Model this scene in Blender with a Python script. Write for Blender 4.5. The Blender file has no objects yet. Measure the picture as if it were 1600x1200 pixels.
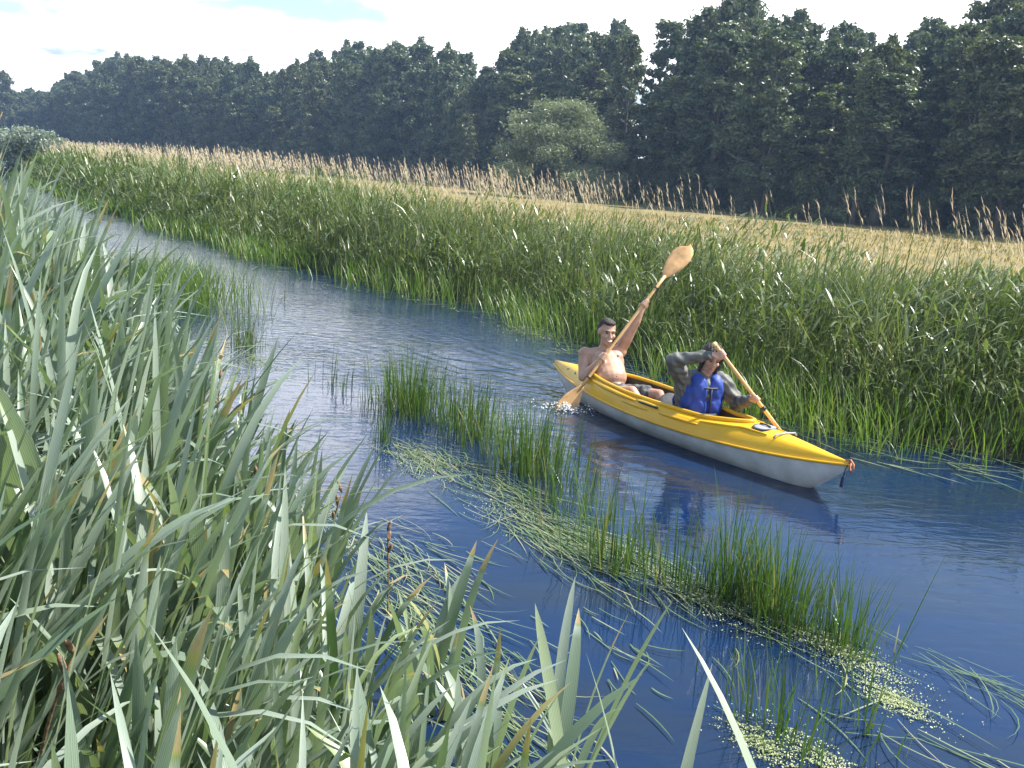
import bpy, bmesh, math, random
import numpy as np
from mathutils import Vector, Matrix, Quaternion

rng = np.random.default_rng(11)
random.seed(5)
SC = bpy.context.scene
COL = SC.collection

# ------------------------------------------------------------------ camera
cam_d = bpy.data.cameras.new('camera')
cam = bpy.data.objects.new('camera', cam_d)
COL.objects.link(cam)
cam_d.sensor_width = 36.0
cam_d.lens = 33.75
cam_d.clip_start = 0.05
cam_d.clip_end = 6000
CAM_H, PITCH, ROLL = 2.2, math.radians(12.19), math.radians(3.86)
fwd = Vector((0, math.cos(PITCH), -math.sin(PITCH)))
r0 = Vector((1, 0, 0))
u0 = r0.cross(fwd)
cr = math.cos(ROLL) * r0 + math.sin(ROLL) * u0
cu = -math.sin(ROLL) * r0 + math.cos(ROLL) * u0
m = Matrix((cr, cu, -fwd)).transposed().to_4x4()
m.translation = Vector((0, 0, CAM_H))
cam.matrix_world = m
SC.camera = cam

# ------------------------------------------------------------------ light
SUN_EL, SUN_AZ = math.radians(50), math.radians(74)      # azimuth clockwise from +Y
sd = bpy.data.lights.new('sun', 'SUN')
sd.energy = 5.0
sd.angle = math.radians(0.53)
sd.color = (1.0, 0.95, 0.86)
sun = bpy.data.objects.new('sun', sd)
COL.objects.link(sun)
sdir = Vector((math.sin(SUN_AZ) * math.cos(SUN_EL), math.cos(SUN_AZ) * math.cos(SUN_EL), math.sin(SUN_EL)))
sun.rotation_euler = sdir.to_track_quat('Z', 'Y').to_euler()
sun.location = (30, 20, 60)

world = bpy.data.worlds.new('World')
SC.world = world
world.use_nodes = True
SKY_STRENGTH = 0.10


def build_world():
    nt = world.node_tree
    n, l = nt.nodes, nt.links
    n.clear()
    out = n.new('ShaderNodeOutputWorld')
    bg = n.new('ShaderNodeBackground')
    bg.inputs['Strength'].default_value = SKY_STRENGTH
    sky = n.new('ShaderNodeTexSky')
    sky.sky_type = 'NISHITA'
    sky.sun_disc = False
    sky.sun_elevation = SUN_EL
    sky.sun_rotation = SUN_AZ
    sky.air_density = 1.2
    sky.dust_density = 0.6
    sky.ozone_density = 2.0
    tc = n.new('ShaderNodeTexCoord')
    sep = n.new('ShaderNodeSeparateXYZ')
    l.new(tc.outputs['Generated'], sep.inputs[0])
    add = n.new('ShaderNodeMath'); add.operation = 'MAXIMUM'
    l.new(sep.outputs['Z'], add.inputs[0]); add.inputs[1].default_value = 0.0
    add2 = n.new('ShaderNodeMath'); add2.operation = 'ADD'
    l.new(add.outputs[0], add2.inputs[0]); add2.inputs[1].default_value = 0.16
    div = n.new('ShaderNodeVectorMath'); div.operation = 'DIVIDE'
    comb = n.new('ShaderNodeCombineXYZ')
    for i in range(2):
        l.new(add2.outputs[0], comb.inputs[i])
    comb.inputs[2].default_value = 1.0
    l.new(tc.outputs['Generated'], div.inputs[0])
    l.new(comb.outputs[0], div.inputs[1])
    mp = n.new('ShaderNodeMapping')
    mp.inputs['Location'].default_value = (2.6, 2.6, 0)
    mp.inputs['Scale'].default_value = (1, 1, 0.0)
    l.new(div.outputs[0], mp.inputs[0])
    ns = n.new('ShaderNodeTexNoise')
    ns.inputs['Scale'].default_value = 0.85
    ns.inputs['Detail'].default_value = 9
    ns.inputs['Roughness'].default_value = 0.55
    l.new(mp.outputs[0], ns.inputs['Vector'])
    # more cloud low in the sky, open blue overhead
    bias = n.new('ShaderNodeMapRange')
    bias.inputs['From Min'].default_value = 0.0
    bias.inputs['From Max'].default_value = 0.70
    bias.inputs['To Min'].default_value = 0.13
    bias.inputs['To Max'].default_value = -0.12
    l.new(sep.outputs['Z'], bias.inputs['Value'])
    sm = n.new('ShaderNodeMath'); sm.operation = 'ADD'
    l.new(ns.outputs['Fac'], sm.inputs[0]); l.new(bias.outputs[0], sm.inputs[1])
    cov = n.new('ShaderNodeMapRange')
    cov.interpolation_type = 'SMOOTHSTEP'
    cov.inputs['From Min'].default_value = 0.47
    cov.inputs['From Max'].default_value = 0.60
    l.new(sm.outputs[0], cov.inputs['Value'])
    # thick middles of the clouds are a little greyer
    ns2 = n.new('ShaderNodeTexNoise')
    ns2.inputs['Scale'].default_value = 1.7
    ns2.inputs['Detail'].default_value = 7
    l.new(mp.outputs[0], ns2.inputs['Vector'])
    cr_ = n.new('ShaderNodeValToRGB')
    cr_.color_ramp.elements[0].position = 0.37
    cr_.color_ramp.elements[0].color = (2.9, 3.5, 4.6, 1)
    cr_.color_ramp.elements[1].position = 0.50
    cr_.color_ramp.elements[1].color = (12.5, 12.7, 13.0, 1)
    l.new(ns2.outputs['Fac'], cr_.inputs[0])
    mx = n.new('ShaderNodeMix'); mx.data_type = 'RGBA'
    l.new(cov.outputs[0], mx.inputs['Factor'])
    l.new(sky.outputs[0], mx.inputs['A'])
    l.new(cr_.outputs[0], mx.inputs['B'])
    l.new(mx.outputs['Result'], bg.inputs['Color'])
    l.new(bg.outputs[0], out.inputs['Surface'])


build_world()
SC.render.engine = 'CYCLES'
SC.view_settings.view_transform = 'Standard'
SC.view_settings.look = 'None'
SC.view_settings.gamma = 1.0
SC.view_settings.use_curve_mapping = False
SC.view_settings.exposure = 1.2
cy = SC.cycles
cy.use_denoising = True
cy.max_bounces = 8
cy.diffuse_bounces = 3
cy.glossy_bounces = 3
cy.transmission_bounces = 4
cy.volume_bounces = 0
cy.transparent_max_bounces = 8
cy.sample_clamp_indirect = 6.0


# ------------------------------------------------------------------ helpers
def link(o, parent=None):
    COL.objects.link(o)
    if parent is not None:
        o.parent = parent
    return o


def tag(o, label=None, cat=None, group=None, kind=None):
    if label: o['label'] = label
    if cat: o['category'] = cat
    if group: o['group'] = group
    if kind: o['kind'] = kind
    return o


def empty(name, loc=(0, 0, 0), rz=0.0):
    o = bpy.data.objects.new(name, None)
    o.empty_display_size = 0.1
    o.location = loc
    o.rotation_euler = (0, 0, rz)
    return link(o)


def np_mesh(name, V, Fc, mat=None, tint=None, smooth=True):
    """V (n,3), Fc (f,k) with k 3 or 4, or a list of such arrays; tint (n,) -> colour attribute"""
    if not isinstance(Fc, (list, tuple)):
        Fc = [Fc]
    Fc = [np.asarray(f, dtype=np.int32) for f in Fc if len(f)]
    me = bpy.data.meshes.new(name)
    V = np.asarray(V, dtype=np.float32)
    me.vertices.add(len(V))
    me.vertices.foreach_set('co', V.ravel())
    idx = np.concatenate([f.ravel() for f in Fc])
    tot = np.concatenate([np.full(len(f), f.shape[1], dtype=np.int32) for f in Fc])
    st = np.concatenate([[0], np.cumsum(tot)[:-1]]).astype(np.int32)
    me.loops.add(len(idx))
    me.loops.foreach_set('vertex_index', idx)
    me.polygons.add(len(tot))
    me.polygons.foreach_set('loop_start', st)
    me.polygons.foreach_set('use_smooth', np.full(len(tot), smooth, dtype=bool))
    me.update(calc_edges=True)
    if tint is not None:
        a = me.attributes.new('tint', 'FLOAT', 'POINT')
        a.data.foreach_set('value', np.asarray(tint, dtype=np.float32))
    if mat: me.materials.append(mat)
    return me


def obj(name, me, parent=None, loc=None):
    o = bpy.data.objects.new(name, me)
    if loc is not None: o.location = loc
    return link(o, parent)


class MB:
    """collects simple solids into one mesh"""
    def __init__(s):
        s.V, s.F4, s.F3, s.n = [], [], [], 0

    def add(s, V, F4=None, F3=None):
        V = np.asarray(V, float)
        if F4 is not None and len(F4): s.F4.append(np.asarray(F4) + s.n)
        if F3 is not None and len(F3): s.F3.append(np.asarray(F3) + s.n)
        s.V.append(V); s.n += len(V)

    def tube(s, pts, rad, k=8, caps=True):
        P = np.asarray(pts, float)
        n = len(P)
        rad = np.full(n, rad, float) if np.isscalar(rad) else np.asarray(rad, float)
        T = np.gradient(P, axis=0)
        T /= np.linalg.norm(T, axis=1)[:, None] + 1e-12
        ref = np.array([0, 0, 1.0]) if abs(T[0][2]) < .9 else np.array([1.0, 0, 0])
        u = np.cross(T[0], ref); u /= np.linalg.norm(u)
        a = np.linspace(0, 2 * np.pi, k, endpoint=False)
        V = []
        for i in range(n):
            u = u - T[i] * (u @ T[i]); u /= np.linalg.norm(u) + 1e-12
            w = np.cross(T[i], u)
            V.append(P[i] + rad[i] * (np.cos(a)[:, None] * u + np.sin(a)[:, None] * w))
        V = np.concatenate(V)
        i, j = np.meshgrid(np.arange(n - 1), np.arange(k), indexing='ij')
        q = np.stack([i * k + j, i * k + (j + 1) % k, (i + 1) * k + (j + 1) % k, (i + 1) * k + j], -1).reshape(-1, 4)
        F3 = []
        if caps:
            V = np.concatenate([V, P[:1], P[-1:]])
            c0, c1 = n * k, n * k + 1
            for j in range(k):
                F3.append((c0, (j + 1) % k, j)); F3.append((c1, (n - 1) * k + j, (n - 1) * k + (j + 1) % k))
        s.add(V, q, F3)

    def cap(s, p, q, r1, r2, k=12):
        """tapered capsule"""
        p, q = np.asarray(p, float), np.asarray(q, float)
        d = q - p; L = np.linalg.norm(d); d = d / (L + 1e-9)
        pts, rr = [], []
        for a in np.linspace(-np.pi / 2 * .97, 0, 5): pts.append(p + d * r1 * math.sin(a)); rr.append(r1 * math.cos(a))
        for t in np.linspace(.15, .85, 5): pts.append(p + d * L * t); rr.append(r1 + (r2 - r1) * t)
        for a in np.linspace(0, np.pi / 2 * .97, 5): pts.append(q + d * r2 * math.sin(a)); rr.append(r2 * math.cos(a))
        s.tube(pts, rr, k)

    def ell(s, c, ax, k=16):
        """ellipsoid; ax = 3 axis vectors scaled by radii"""
        c = np.asarray(c, float); A = np.asarray(ax, float)
        if A.ndim == 1: A = np.diag(A)
        nl = k // 2 + 1
        th = np.linspace(0.05, np.pi - .05, nl); ph = np.linspace(0, 2 * np.pi, k, endpoint=False)
        S = np.stack([np.outer(np.sin(th), np.cos(ph)), np.outer(np.sin(th), np.sin(ph)), np.outer(np.cos(th), np.ones(k))], -1).reshape(-1, 3)
        V = c + S @ A
        i, j = np.meshgrid(np.arange(nl - 1), np.arange(k), indexing='ij')
        q = np.stack([i * k + j, (i + 1) * k + j, (i + 1) * k + (j + 1) % k, i * k + (j + 1) % k], -1).reshape(-1, 4)
        V = np.concatenate([V, [c + A[2]], [c - A[2]]])
        t, b = nl * k, nl * k + 1
        F3 = [(t, j_, (j_ + 1) % k) for j_ in range(k)] + [(b, (nl - 1) * k + (j_ + 1) % k, (nl - 1) * k + j_) for j_ in range(k)]
        s.add(V, q, F3)

    def mesh(s, name, mat=None, off=(0, 0, 0), smooth=True):
        V = np.concatenate(s.V) - np.asarray(off)
        F = []
        if s.F4: F.append(np.concatenate(s.F4))
        if s.F3: F.append(np.concatenate(s.F3))
        return np_mesh(name, V, F, mat, None, smooth)


def remeshed(mb, name, mat, off, voxel, smooth_it=4, disp=None):
    me = mb.mesh(name, None, off)
    o = bpy.data.objects.new('build_' + name, me)
    COL.objects.link(o)
    r = o.modifiers.new('r', 'REMESH'); r.mode = 'VOXEL'; r.voxel_size = voxel; r.use_smooth_shade = True
    s = o.modifiers.new('s', 'SMOOTH'); s.factor = 0.5; s.iterations = smooth_it
    dg = bpy.context.evaluated_depsgraph_get()
    out = bpy.data.meshes.new_from_object(o.evaluated_get(dg))
    bpy.data.objects.remove(o); bpy.data.meshes.remove(me)
    out.name = name
    if disp is not None:
        n = len(out.vertices)
        co = np.empty(n * 3, np.float32); no = np.empty(n * 3, np.float32)
        out.vertices.foreach_get('co', co)
        out.vertices.foreach_get('normal', no)
        co = co.reshape(-1, 3); no = no.reshape(-1, 3)
        co = co + no * disp(co)[:, None]
        out.vertices.foreach_set('co', co.ravel().astype(np.float32)); out.update()
    out.materials.clear(); out.materials.append(mat)
    out.polygons.foreach_set('use_smooth', np.ones(len(out.polygons), dtype=bool))
    return out


# ------------------------------------------------------------------ materials
def nodes(name):
    mt = bpy.data.materials.new(name)
    mt.use_nodes = True
    nt = mt.node_tree
    for x in list(nt.nodes):
        nt.nodes.remove(x)
    return mt, nt.nodes, nt.links


def principled(name, col, rough=0.5, noise=None, col2=None, bump=0.0, bscale=40.0, spec=0.5, metallic=0.0, detail=5):
    mt, n, l = nodes(name)
    out = n.new('ShaderNodeOutputMaterial'); b = n.new('ShaderNodeBsdfPrincipled')
    b.inputs['Roughness'].default_value = rough
    b.inputs['Specular IOR Level'].default_value = spec
    b.inputs['Metallic'].default_value = metallic
    b.inputs['Base Color'].default_value = (*col, 1)
    l.new(b.outputs[0], out.inputs[0])
    tc = n.new('ShaderNodeTexCoord')
    if noise:
        t = n.new('ShaderNodeTexNoise'); t.inputs['Scale'].default_value = noise; t.inputs['Detail'].default_value = detail
        l.new(tc.outputs['Object'], t.inputs['Vector'])
        rmp = n.new('ShaderNodeValToRGB')
        rmp.color_ramp.elements[0].position = .35; rmp.color_ramp.elements[0].color = (*col, 1)
        rmp.color_ramp.elements[1].position = .65; rmp.color_ramp.elements[1].color = (*(col2 or col), 1)
        l.new(t.outputs['Fac'], rmp.inputs[0]); l.new(rmp.outputs[0], b.inputs['Base Color'])
    if bump:
        t2 = n.new('ShaderNodeTexNoise'); t2.inputs['Scale'].default_value = bscale; t2.inputs['Detail'].default_value = 4
        l.new(tc.outputs['Object'], t2.inputs['Vector'])
        bp = n.new('ShaderNodeBump'); bp.inputs['Strength'].default_value = bump; bp.inputs['Distance'].default_value = .01
        l.new(t2.outputs['Fac'], bp.inputs['Height']); l.new(bp.outputs[0], b.inputs['Normal'])
    return mt


def leaf_mat(name, stops, rough=0.4, transl=0.35, tcol=(1.3, 1.5, .6), spec=0.5, stripes=False, noise=0.0):
    """stops: list of (pos, colour) over the per-blade attribute 'tint'"""
    mt, n, l = nodes(name)
    out = n.new('ShaderNodeOutputMaterial'); b = n.new('ShaderNodeBsdfPrincipled')
    at = n.new('ShaderNodeAttribute'); at.attribute_name = 'tint'
    rmp = n.new('ShaderNodeValToRGB')
    e = rmp.color_ramp.elements
    while len(e) < len(stops): e.new(0.5)
    for k, (p, c) in enumerate(stops):
        e[k].position = p; e[k].color = (*c, 1)
    l.new(at.outputs['Fac'], rmp.inputs[0])
    colo = rmp.outputs[0]
    if noise:
        tc = n.new('ShaderNodeTexCoord'); t = n.new('ShaderNodeTexNoise')
        t.inputs['Scale'].default_value = noise; t.inputs['Detail'].default_value = 3
        l.new(tc.outputs['Object'], t.inputs['Vector'])
        mr = n.new('ShaderNodeMapRange'); mr.inputs['From Min'].default_value = .3; mr.inputs['From Max'].default_value = .7
        mr.inputs['To Min'].default_value = .7; mr.inputs['To Max'].default_value = 1.3
        l.new(t.outputs['Fac'], mr.inputs['Value'])
        vm = n.new('ShaderNodeVectorMath'); vm.operation = 'SCALE'
        l.new(colo, vm.inputs[0]); l.new(mr.outputs[0], vm.inputs['Scale']); colo = vm.outputs[0]
    if stripes:
        a2 = n.new('ShaderNodeAttribute'); a2.attribute_name = 'across'
        sn = n.new('ShaderNodeMath'); sn.operation = 'MULTIPLY'; sn.inputs[1].default_value = 24.0
        l.new(a2.outputs['Fac'], sn.inputs[0])
        s2 = n.new('ShaderNodeMath'); s2.operation = 'SINE'; l.new(sn.outputs[0], s2.inputs[0])
        mr = n.new('ShaderNodeMapRange'); mr.inputs['From Min'].default_value = -1; mr.inputs['To Min'].default_value = .76; mr.inputs['To Max'].default_value = 1.2
        l.new(s2.outputs[0], mr.inputs['Value'])
        vm = n.new('ShaderNodeVectorMath'); vm.operation = 'SCALE'
        l.new(colo, vm.inputs[0]); l.new(mr.outputs[0], vm.inputs['Scale']); colo = vm.outputs[0]
    l.new(colo, b.inputs['Base Color'])
    b.inputs['Roughness'].default_value = rough
    b.inputs['Specular IOR Level'].default_value = spec
    tr = n.new('ShaderNodeBsdfTranslucent')
    tm = n.new('ShaderNodeVectorMath'); tm.operation = 'MULTIPLY'
    l.new(colo, tm.inputs[0]); tm.inputs[1].default_value = tcol
    l.new(tm.outputs[0], tr.inputs['Color'])
    mx = n.new('ShaderNodeMixShader'); mx.inputs[0].default_value = transl
    l.new(b.outputs[0], mx.inputs[1]); l.new(tr.outputs[0], mx.inputs[2])
    l.new(mx.outputs[0], out.inputs[0])
    return mt


M = {}
M['far_blade'] = leaf_mat('far_blade', [(0, (.058, .092, .030)), (.45, (.112, .152, .055)), (.8, (.19, .225, .10)), (.92, (.24, .24, .12)), (1, (.40, .33, .20))], .36, .25)
M['edge_blade'] = leaf_mat('edge_blade', [(0, (.065, .12, .02)), (.6, (.115, .19, .04)), (1, (.21, .24, .08))], .42, .34)
M['near_blade'] = leaf_mat('near_blade', [(0, (.075, .13, .06)), (.35, (.19, .25, .185)), (.75, (.32, .38, .31)), (.91, (.22, .28, .12)), (.955, (.34, .31, .10)), (1, (.42, .31, .18))], .36, .27, (1.2, 1.35, .6), .6, True)
M['rush'] = leaf_mat('rush', [(0, (.042, .088, .02)), (.6, (.08, .145, .033)), (.9, (.14, .175, .055)), (1, (.28, .23, .12))], .4, .28)
M['float'] = leaf_mat('float', [(0, (.09, .15, .05)), (.6, (.16, .23, .10)), (1, (.32, .31, .19))], .35, .15)
M['duckweed'] = leaf_mat('duckweed', [(0, (.26, .33, .12)), (1, (.46, .50, .28))], .5, .1)
M['plume'] = leaf_mat('plume', [(0, (.36, .30, .20)), (1, (.60, .53, .40))], .7, .4, (1.1, 1.0, .9), .2)
M['stem'] = leaf_mat('stem', [(0, (.20, .22, .08)), (1, (.36, .31, .16))], .5, .2)
M['meadow_blade'] = leaf_mat('meadow_blade', [(0, (.12, .13, .035)), (.5, (.22, .175, .058)), (1, (.33, .26, .11))], .6, .35, (1.1, 1.1, .7))
for nm, a, b_ in (('alder', (.028, .048, .020), (.15, .185, .09)), ('oak', (.030, .048, .017), (.16, .18, .07)),
                  ('birch', (.055, .080, .028), (.12, .145, .06)), ('willow', (.12, .15, .085), (.25, .28, .18)),
                  ('sallow', (.15, .19, .16), (.30, .35, .30))):
    M[nm] = leaf_mat('leaf_' + nm, [(0, a), (1, b_)], .42, .24, (1.3, 1.45, .6), .5)
M['bark'] = principled('bark', (.06, .05, .04), .9, 6, (.13, .11, .09), .6, 18)
M['brown_spike'] = principled('brown_spike', (.10, .055, .03), .8, 60, (.28, .17, .09), .4, 200)


def ground_mat():
    mt, n, l = nodes('meadow_ground')
    out = n.new('ShaderNodeOutputMaterial'); b = n.new('ShaderNodeBsdfPrincipled')
    tc = n.new('ShaderNodeTexCoord')
    t = n.new('ShaderNodeTexNoise'); t.inputs['Scale'].default_value = .35; t.inputs['Detail'].default_value = 8
    l.new(tc.outputs['Object'], t.inputs['Vector'])
    r = n.new('ShaderNodeValToRGB')
    e = r.color_ramp.elements
    e[0].position = .3; e[0].color = (.13, .115, .032, 1)
    e[1].position = .7; e[1].color = (.26, .19, .062, 1)
    l.new(t.outputs['Fac'], r.inputs[0])
    t2 = n.new('ShaderNodeTexNoise'); t2.inputs['Scale'].default_value = 9; t2.inputs['Detail'].default_value = 6
    l.new(tc.outputs['Object'], t2.inputs['Vector'])
    mr = n.new('ShaderNodeMapRange'); mr.inputs['From Min'].default_value = .3; mr.inputs['From Max'].default_value = .7
    mr.inputs['To Min'].default_value = .6; mr.inputs['To Max'].default_value = 1.3
    l.new(t2.outputs['Fac'], mr.inputs['Value'])
    vm = n.new('ShaderNodeVectorMath'); vm.operation = 'SCALE'
    l.new(r.outputs[0], vm.inputs[0]); l.new(mr.outputs[0], vm.inputs['Scale'])
    # wet mud in the river bed and on the lowest bank
    sp = n.new('ShaderNodeSeparateXYZ'); l.new(tc.outputs['Object'], sp.inputs[0])
    mz = n.new('ShaderNodeMapRange'); mz.inputs['From Min'].default_value = .22; mz.inputs['From Max'].default_value = .36
    l.new(sp.outputs['Z'], mz.inputs['Value'])
    mx = n.new('ShaderNodeMix'); mx.data_type = 'RGBA'
    l.new(mz.outputs[0], mx.inputs['Factor'])
    mx.inputs['A'].default_value = (.045, .045, .02, 1)
    l.new(vm.outputs[0], mx.inputs['B'])
    l.new(mx.outputs['Result'], b.inputs['Base Color'])
    b.inputs['Roughness'].default_value = .9
    bp = n.new('ShaderNodeBump'); bp.inputs['Strength'].default_value = .8; bp.inputs['Distance'].default_value = .06
    l.new(t2.outputs['Fac'], bp.inputs['Height']); l.new(bp.outputs[0], b.inputs['Normal'])
    l.new(b.outputs[0], out.inputs[0])
    return mt


def water_mat():
    mt, n, l = nodes('river_water')
    out = n.new('ShaderNodeOutputMaterial'); b = n.new('ShaderNodeBsdfPrincipled')
    tc = n.new('ShaderNodeTexCoord')
    # murky depth, base colour blued to stand in for reflected sky, with drowned weed showing as brown-green streaks along the current
    mp = n.new('ShaderNodeMapping'); mp.inputs['Rotation'].default_value = (0, 0, math.radians(57)); mp.inputs['Scale'].default_value = (.35, 1.6, 1)
    l.new(tc.outputs['Object'], mp.inputs[0])
    t = n.new('ShaderNodeTexNoise'); t.inputs['Scale'].default_value = 1.3; t.inputs['Detail'].default_value = 7; t.inputs['Roughness'].default_value = .62
    l.new(mp.outputs[0], t.inputs['Vector'])
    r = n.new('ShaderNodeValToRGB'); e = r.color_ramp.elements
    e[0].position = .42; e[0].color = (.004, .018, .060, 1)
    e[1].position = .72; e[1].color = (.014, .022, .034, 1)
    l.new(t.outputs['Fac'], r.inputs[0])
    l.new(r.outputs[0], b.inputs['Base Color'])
    b.inputs['Roughness'].default_value = .012
    b.inputs['IOR'].default_value = 1.45
    b.inputs['Specular IOR Level'].default_value = .5
    # ripples: wind wavelets and slower swirls of the current
    m1 = n.new('ShaderNodeMapping'); m1.inputs['Rotation'].default_value = (0, 0, math.radians(-12)); m1.inputs['Scale'].default_value = (1, 2.6, 1)
    l.new(tc.outputs['Object'], m1.inputs[0])
    w1 = n.new('ShaderNodeTexNoise'); w1.inputs['Scale'].default_value = 4.5; w1.inputs['Detail'].default_value = 3; w1.inputs['Distortion'].default_value = .6
    l.new(m1.outputs[0], w1.inputs['Vector'])
    w2 = n.new('ShaderNodeTexNoise'); w2.inputs['Scale'].default_value = 19; w2.inputs['Detail'].default_value = 2
    l.new(m1.outputs[0], w2.inputs['Vector'])
    # calm in the lee of the near plants, livelier up the reach
    sp = n.new('ShaderNodeSeparateXYZ'); l.new(tc.outputs['Object'], sp.inputs[0])
    mr = n.new('ShaderNodeMapRange'); mr.inputs['From Min'].default_value = 5.0; mr.inputs['From Max'].default_value = 11.0
    mr.inputs['To Min'].default_value = .14; mr.inputs['To Max'].default_value = 1.0
    l.new(sp.outputs['Y'], mr.inputs['Value'])
    pt = n.new('ShaderNodeTexNoise'); pt.inputs['Scale'].default_value = .5; pt.inputs['Detail'].default_value = 2
    l.new(tc.outputs['Object'], pt.inputs['Vector'])
    pr = n.new('ShaderNodeMapRange'); pr.inputs['From Min'].default_value = .35; pr.inputs['From Max'].default_value = .65; pr.inputs['To Min'].default_value = .5; pr.inputs['To Max'].default_value = 1.3
    l.new(pt.outputs['Fac'], pr.inputs['Value'])
    mm = n.new('ShaderNodeMath'); mm.operation = 'MULTIPLY'
    l.new(mr.outputs[0], mm.inputs[0]); l.new(pr.outputs[0], mm.inputs[1])
    # wake spreading from the kayak
    mk = n.new('ShaderNodeMapping'); mk.vector_type = 'TEXTURE'
    mk.inputs['Location'].default_value = (1.495, 8.555, 0); mk.inputs['Rotation'].default_value = (0, 0, math.atan2(-.852, .525))
    l.new(tc.outputs['Object'], mk.inputs[0])
    sk = n.new('ShaderNodeSeparateXYZ'); l.new(mk.outputs[0], sk.inputs[0])

    def mth(op, a_, b_=None):
        q = n.new('ShaderNodeMath'); q.operation = op
        for i_, v_ in enumerate((a_, b_)):
            if v_ is None: continue
            if isinstance(v_, (int, float)): q.inputs[i_].default_value = v_
            else: l.new(v_, q.inputs[i_])
        return q.outputs[0]
    ab = mth('ABSOLUTE', sk.outputs['Y'])
    wob = mth('MULTIPLY', pt.outputs['Fac'], 3.0)
    phs = mth('ADD', mth('ADD', mth('MULTIPLY', ab, .92), mth('MULTIPLY', sk.outputs['X'], .40)), wob)
    sn = mth('SINE', mth('MULTIPLY', phs, 19.0))
    aft = mth('ADD', sk.outputs['X'], 2.2)                     # strongest round and behind the stern
    r2 = mth('ADD', mth('MULTIPLY', mth('MULTIPLY', aft, aft), .10), mth('MULTIPLY', mth('MULTIPLY', ab, ab), .22))
    wake = mth('MULTIPLY', sn, mth('EXPONENT', mth('MULTIPLY', r2, -1.0)))
    b0 = n.new('ShaderNodeBump'); b0.inputs['Distance'].default_value = .010; b0.inputs['Strength'].default_value = .32
    l.new(wake, b0.inputs['Height'])
    b1 = n.new('ShaderNodeBump'); b1.inputs['Distance'].default_value = .013
    l.new(b0.outputs[0], b1.inputs['Normal'])
    l.new(mm.outputs[0], b1.inputs['Strength']); l.new(w1.outputs['Fac'], b1.inputs['Height'])
    b2 = n.new('ShaderNodeBump'); b2.inputs['Distance'].default_value = .0017
    l.new(mm.outputs[0], b2.inputs['Strength']); l.new(w2.outputs['Fac'], b2.inputs['Height'])
    l.new(b1.outputs[0], b2.inputs['Normal'])
    l.new(b2.outputs[0], b.inputs['Normal'])
    l.new(b.outputs[0], out.inputs[0])
    return mt


# ------------------------------------------------------------------ terrain
FAR = np.array([(-700, 900), (-260, 420), (-120, 205), (-60, 107), (-33.8, 65.2), (-19.6, 42.1), (-10.9, 29.1), (-6.2, 22.7), (-3.7, 19.3), (-2, 17.5), (-.5, 16.3), (.55, 15.1),
                (1.1, 13.0), (2.0, 11.2), (2.9, 9.6), (3.6, 8.85), (4.6, 8.25), (8, 6.8), (14, 4), (25, 0), (60, -12), (700, -200)], float)
NEAR = np.array([(-700, 880), (-260, 405), (-120, 195), (-60, 98), (-33, 57), (-16.7, 29.5), (-7.2, 15.3), (-3.3, 8.6), (-1.75, 5.5), (-1.0, 3.8), (-.5, 2.9), (.1, 2.25), (1, 1.6), (3, .7), (8, -1.0), (25, -9), (60, -24), (700, -250)], float)


def yfar(x): return np.interp(x, FAR[:, 0], FAR[:, 1])
def ynear(x): return np.interp(x, NEAR[:, 0], NEAR[:, 1])


def slope(f, x, h=.8):
    return (f(x + h) - f(x - h)) / (2 * h)


def sfar(x, y):      # metres inland of the far waterline
    return (y - yfar(x)) / np.sqrt(1 + slope(yfar, x) ** 2)


def snear(x, y):
    return (ynear(x) - y) / np.sqrt(1 + slope(ynear, x) ** 2)


def gz(x, y):
    a = np.interp(sfar(x, y), [-1.2, -.4, 0, .8, 2.5, 5], [-.6, -.25, -.02, .16, .30, .36])
    b = np.interp(snear(x, y), [-1.2, -.4, 0, .6, 1.5, 4], [-.6, -.25, -.02, .22, .45, .55])
    return np.maximum(a, b) + np.where(np.maximum(a, b) > .25, .025 * np.sin(x * .9 + 1.3) * np.cos(y * .7), 0)


def build_ground():
    xs = np.concatenate([-np.geomspace(700, 12, 50), np.linspace(-11.6, 9, 130), np.geomspace(9.5, 700, 50)])
    ys = np.concatenate([np.linspace(-60, -2, 24), np.linspace(-1.6, 24, 150), np.geomspace(24.5, 900, 110)])
    X, Y = np.meshgrid(xs, ys, indexing='ij')
    Z = gz(X.ravel(), Y.ravel())
    V = np.stack([X.ravel(), Y.ravel(), Z], -1)
    a, b = len(xs), len(ys)
    i, j = np.meshgrid(np.arange(a - 1), np.arange(b - 1), indexing='ij')
    q = np.stack([i * b + j, (i + 1) * b + j, (i + 1) * b + j + 1, i * b + j + 1], -1).reshape(-1, 4)
    o = obj('meadow', np_mesh('meadow', V, q, ground_mat()))
    tag(o, kind='structure')
    # water sheet follows the channel, tucked under both banks
    xs = np.concatenate([-np.geomspace(690, 12, 60), np.linspace(-11.6, 9, 120), np.geomspace(9.5, 690, 40)])
    yn, yf = ynear(xs), yfar(xs)
    k = 12
    V = []
    for c in range(k + 1):
        t = c / k
        lo = yn - 1.2 * np.sqrt(1 + slope(ynear, xs) ** 2); hi = yf + 1.0 * np.sqrt(1 + slope(yfar, xs) ** 2)
        V.append(np.stack([xs, lo + (hi - lo) * t, np.zeros_like(xs)], -1))
    V = np.stack(V, 1).reshape(-1, 3)
    a, b = len(xs), k + 1
    i, j = np.meshgrid(np.arange(a - 1), np.arange(b - 1), indexing='ij')
    q = np.stack([i * b + j, (i + 1) * b + j, (i + 1) * b + j + 1, i * b + j + 1], -1).reshape(-1, 4)
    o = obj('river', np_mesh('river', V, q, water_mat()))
    tag(o, kind='structure')


build_ground()


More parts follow.
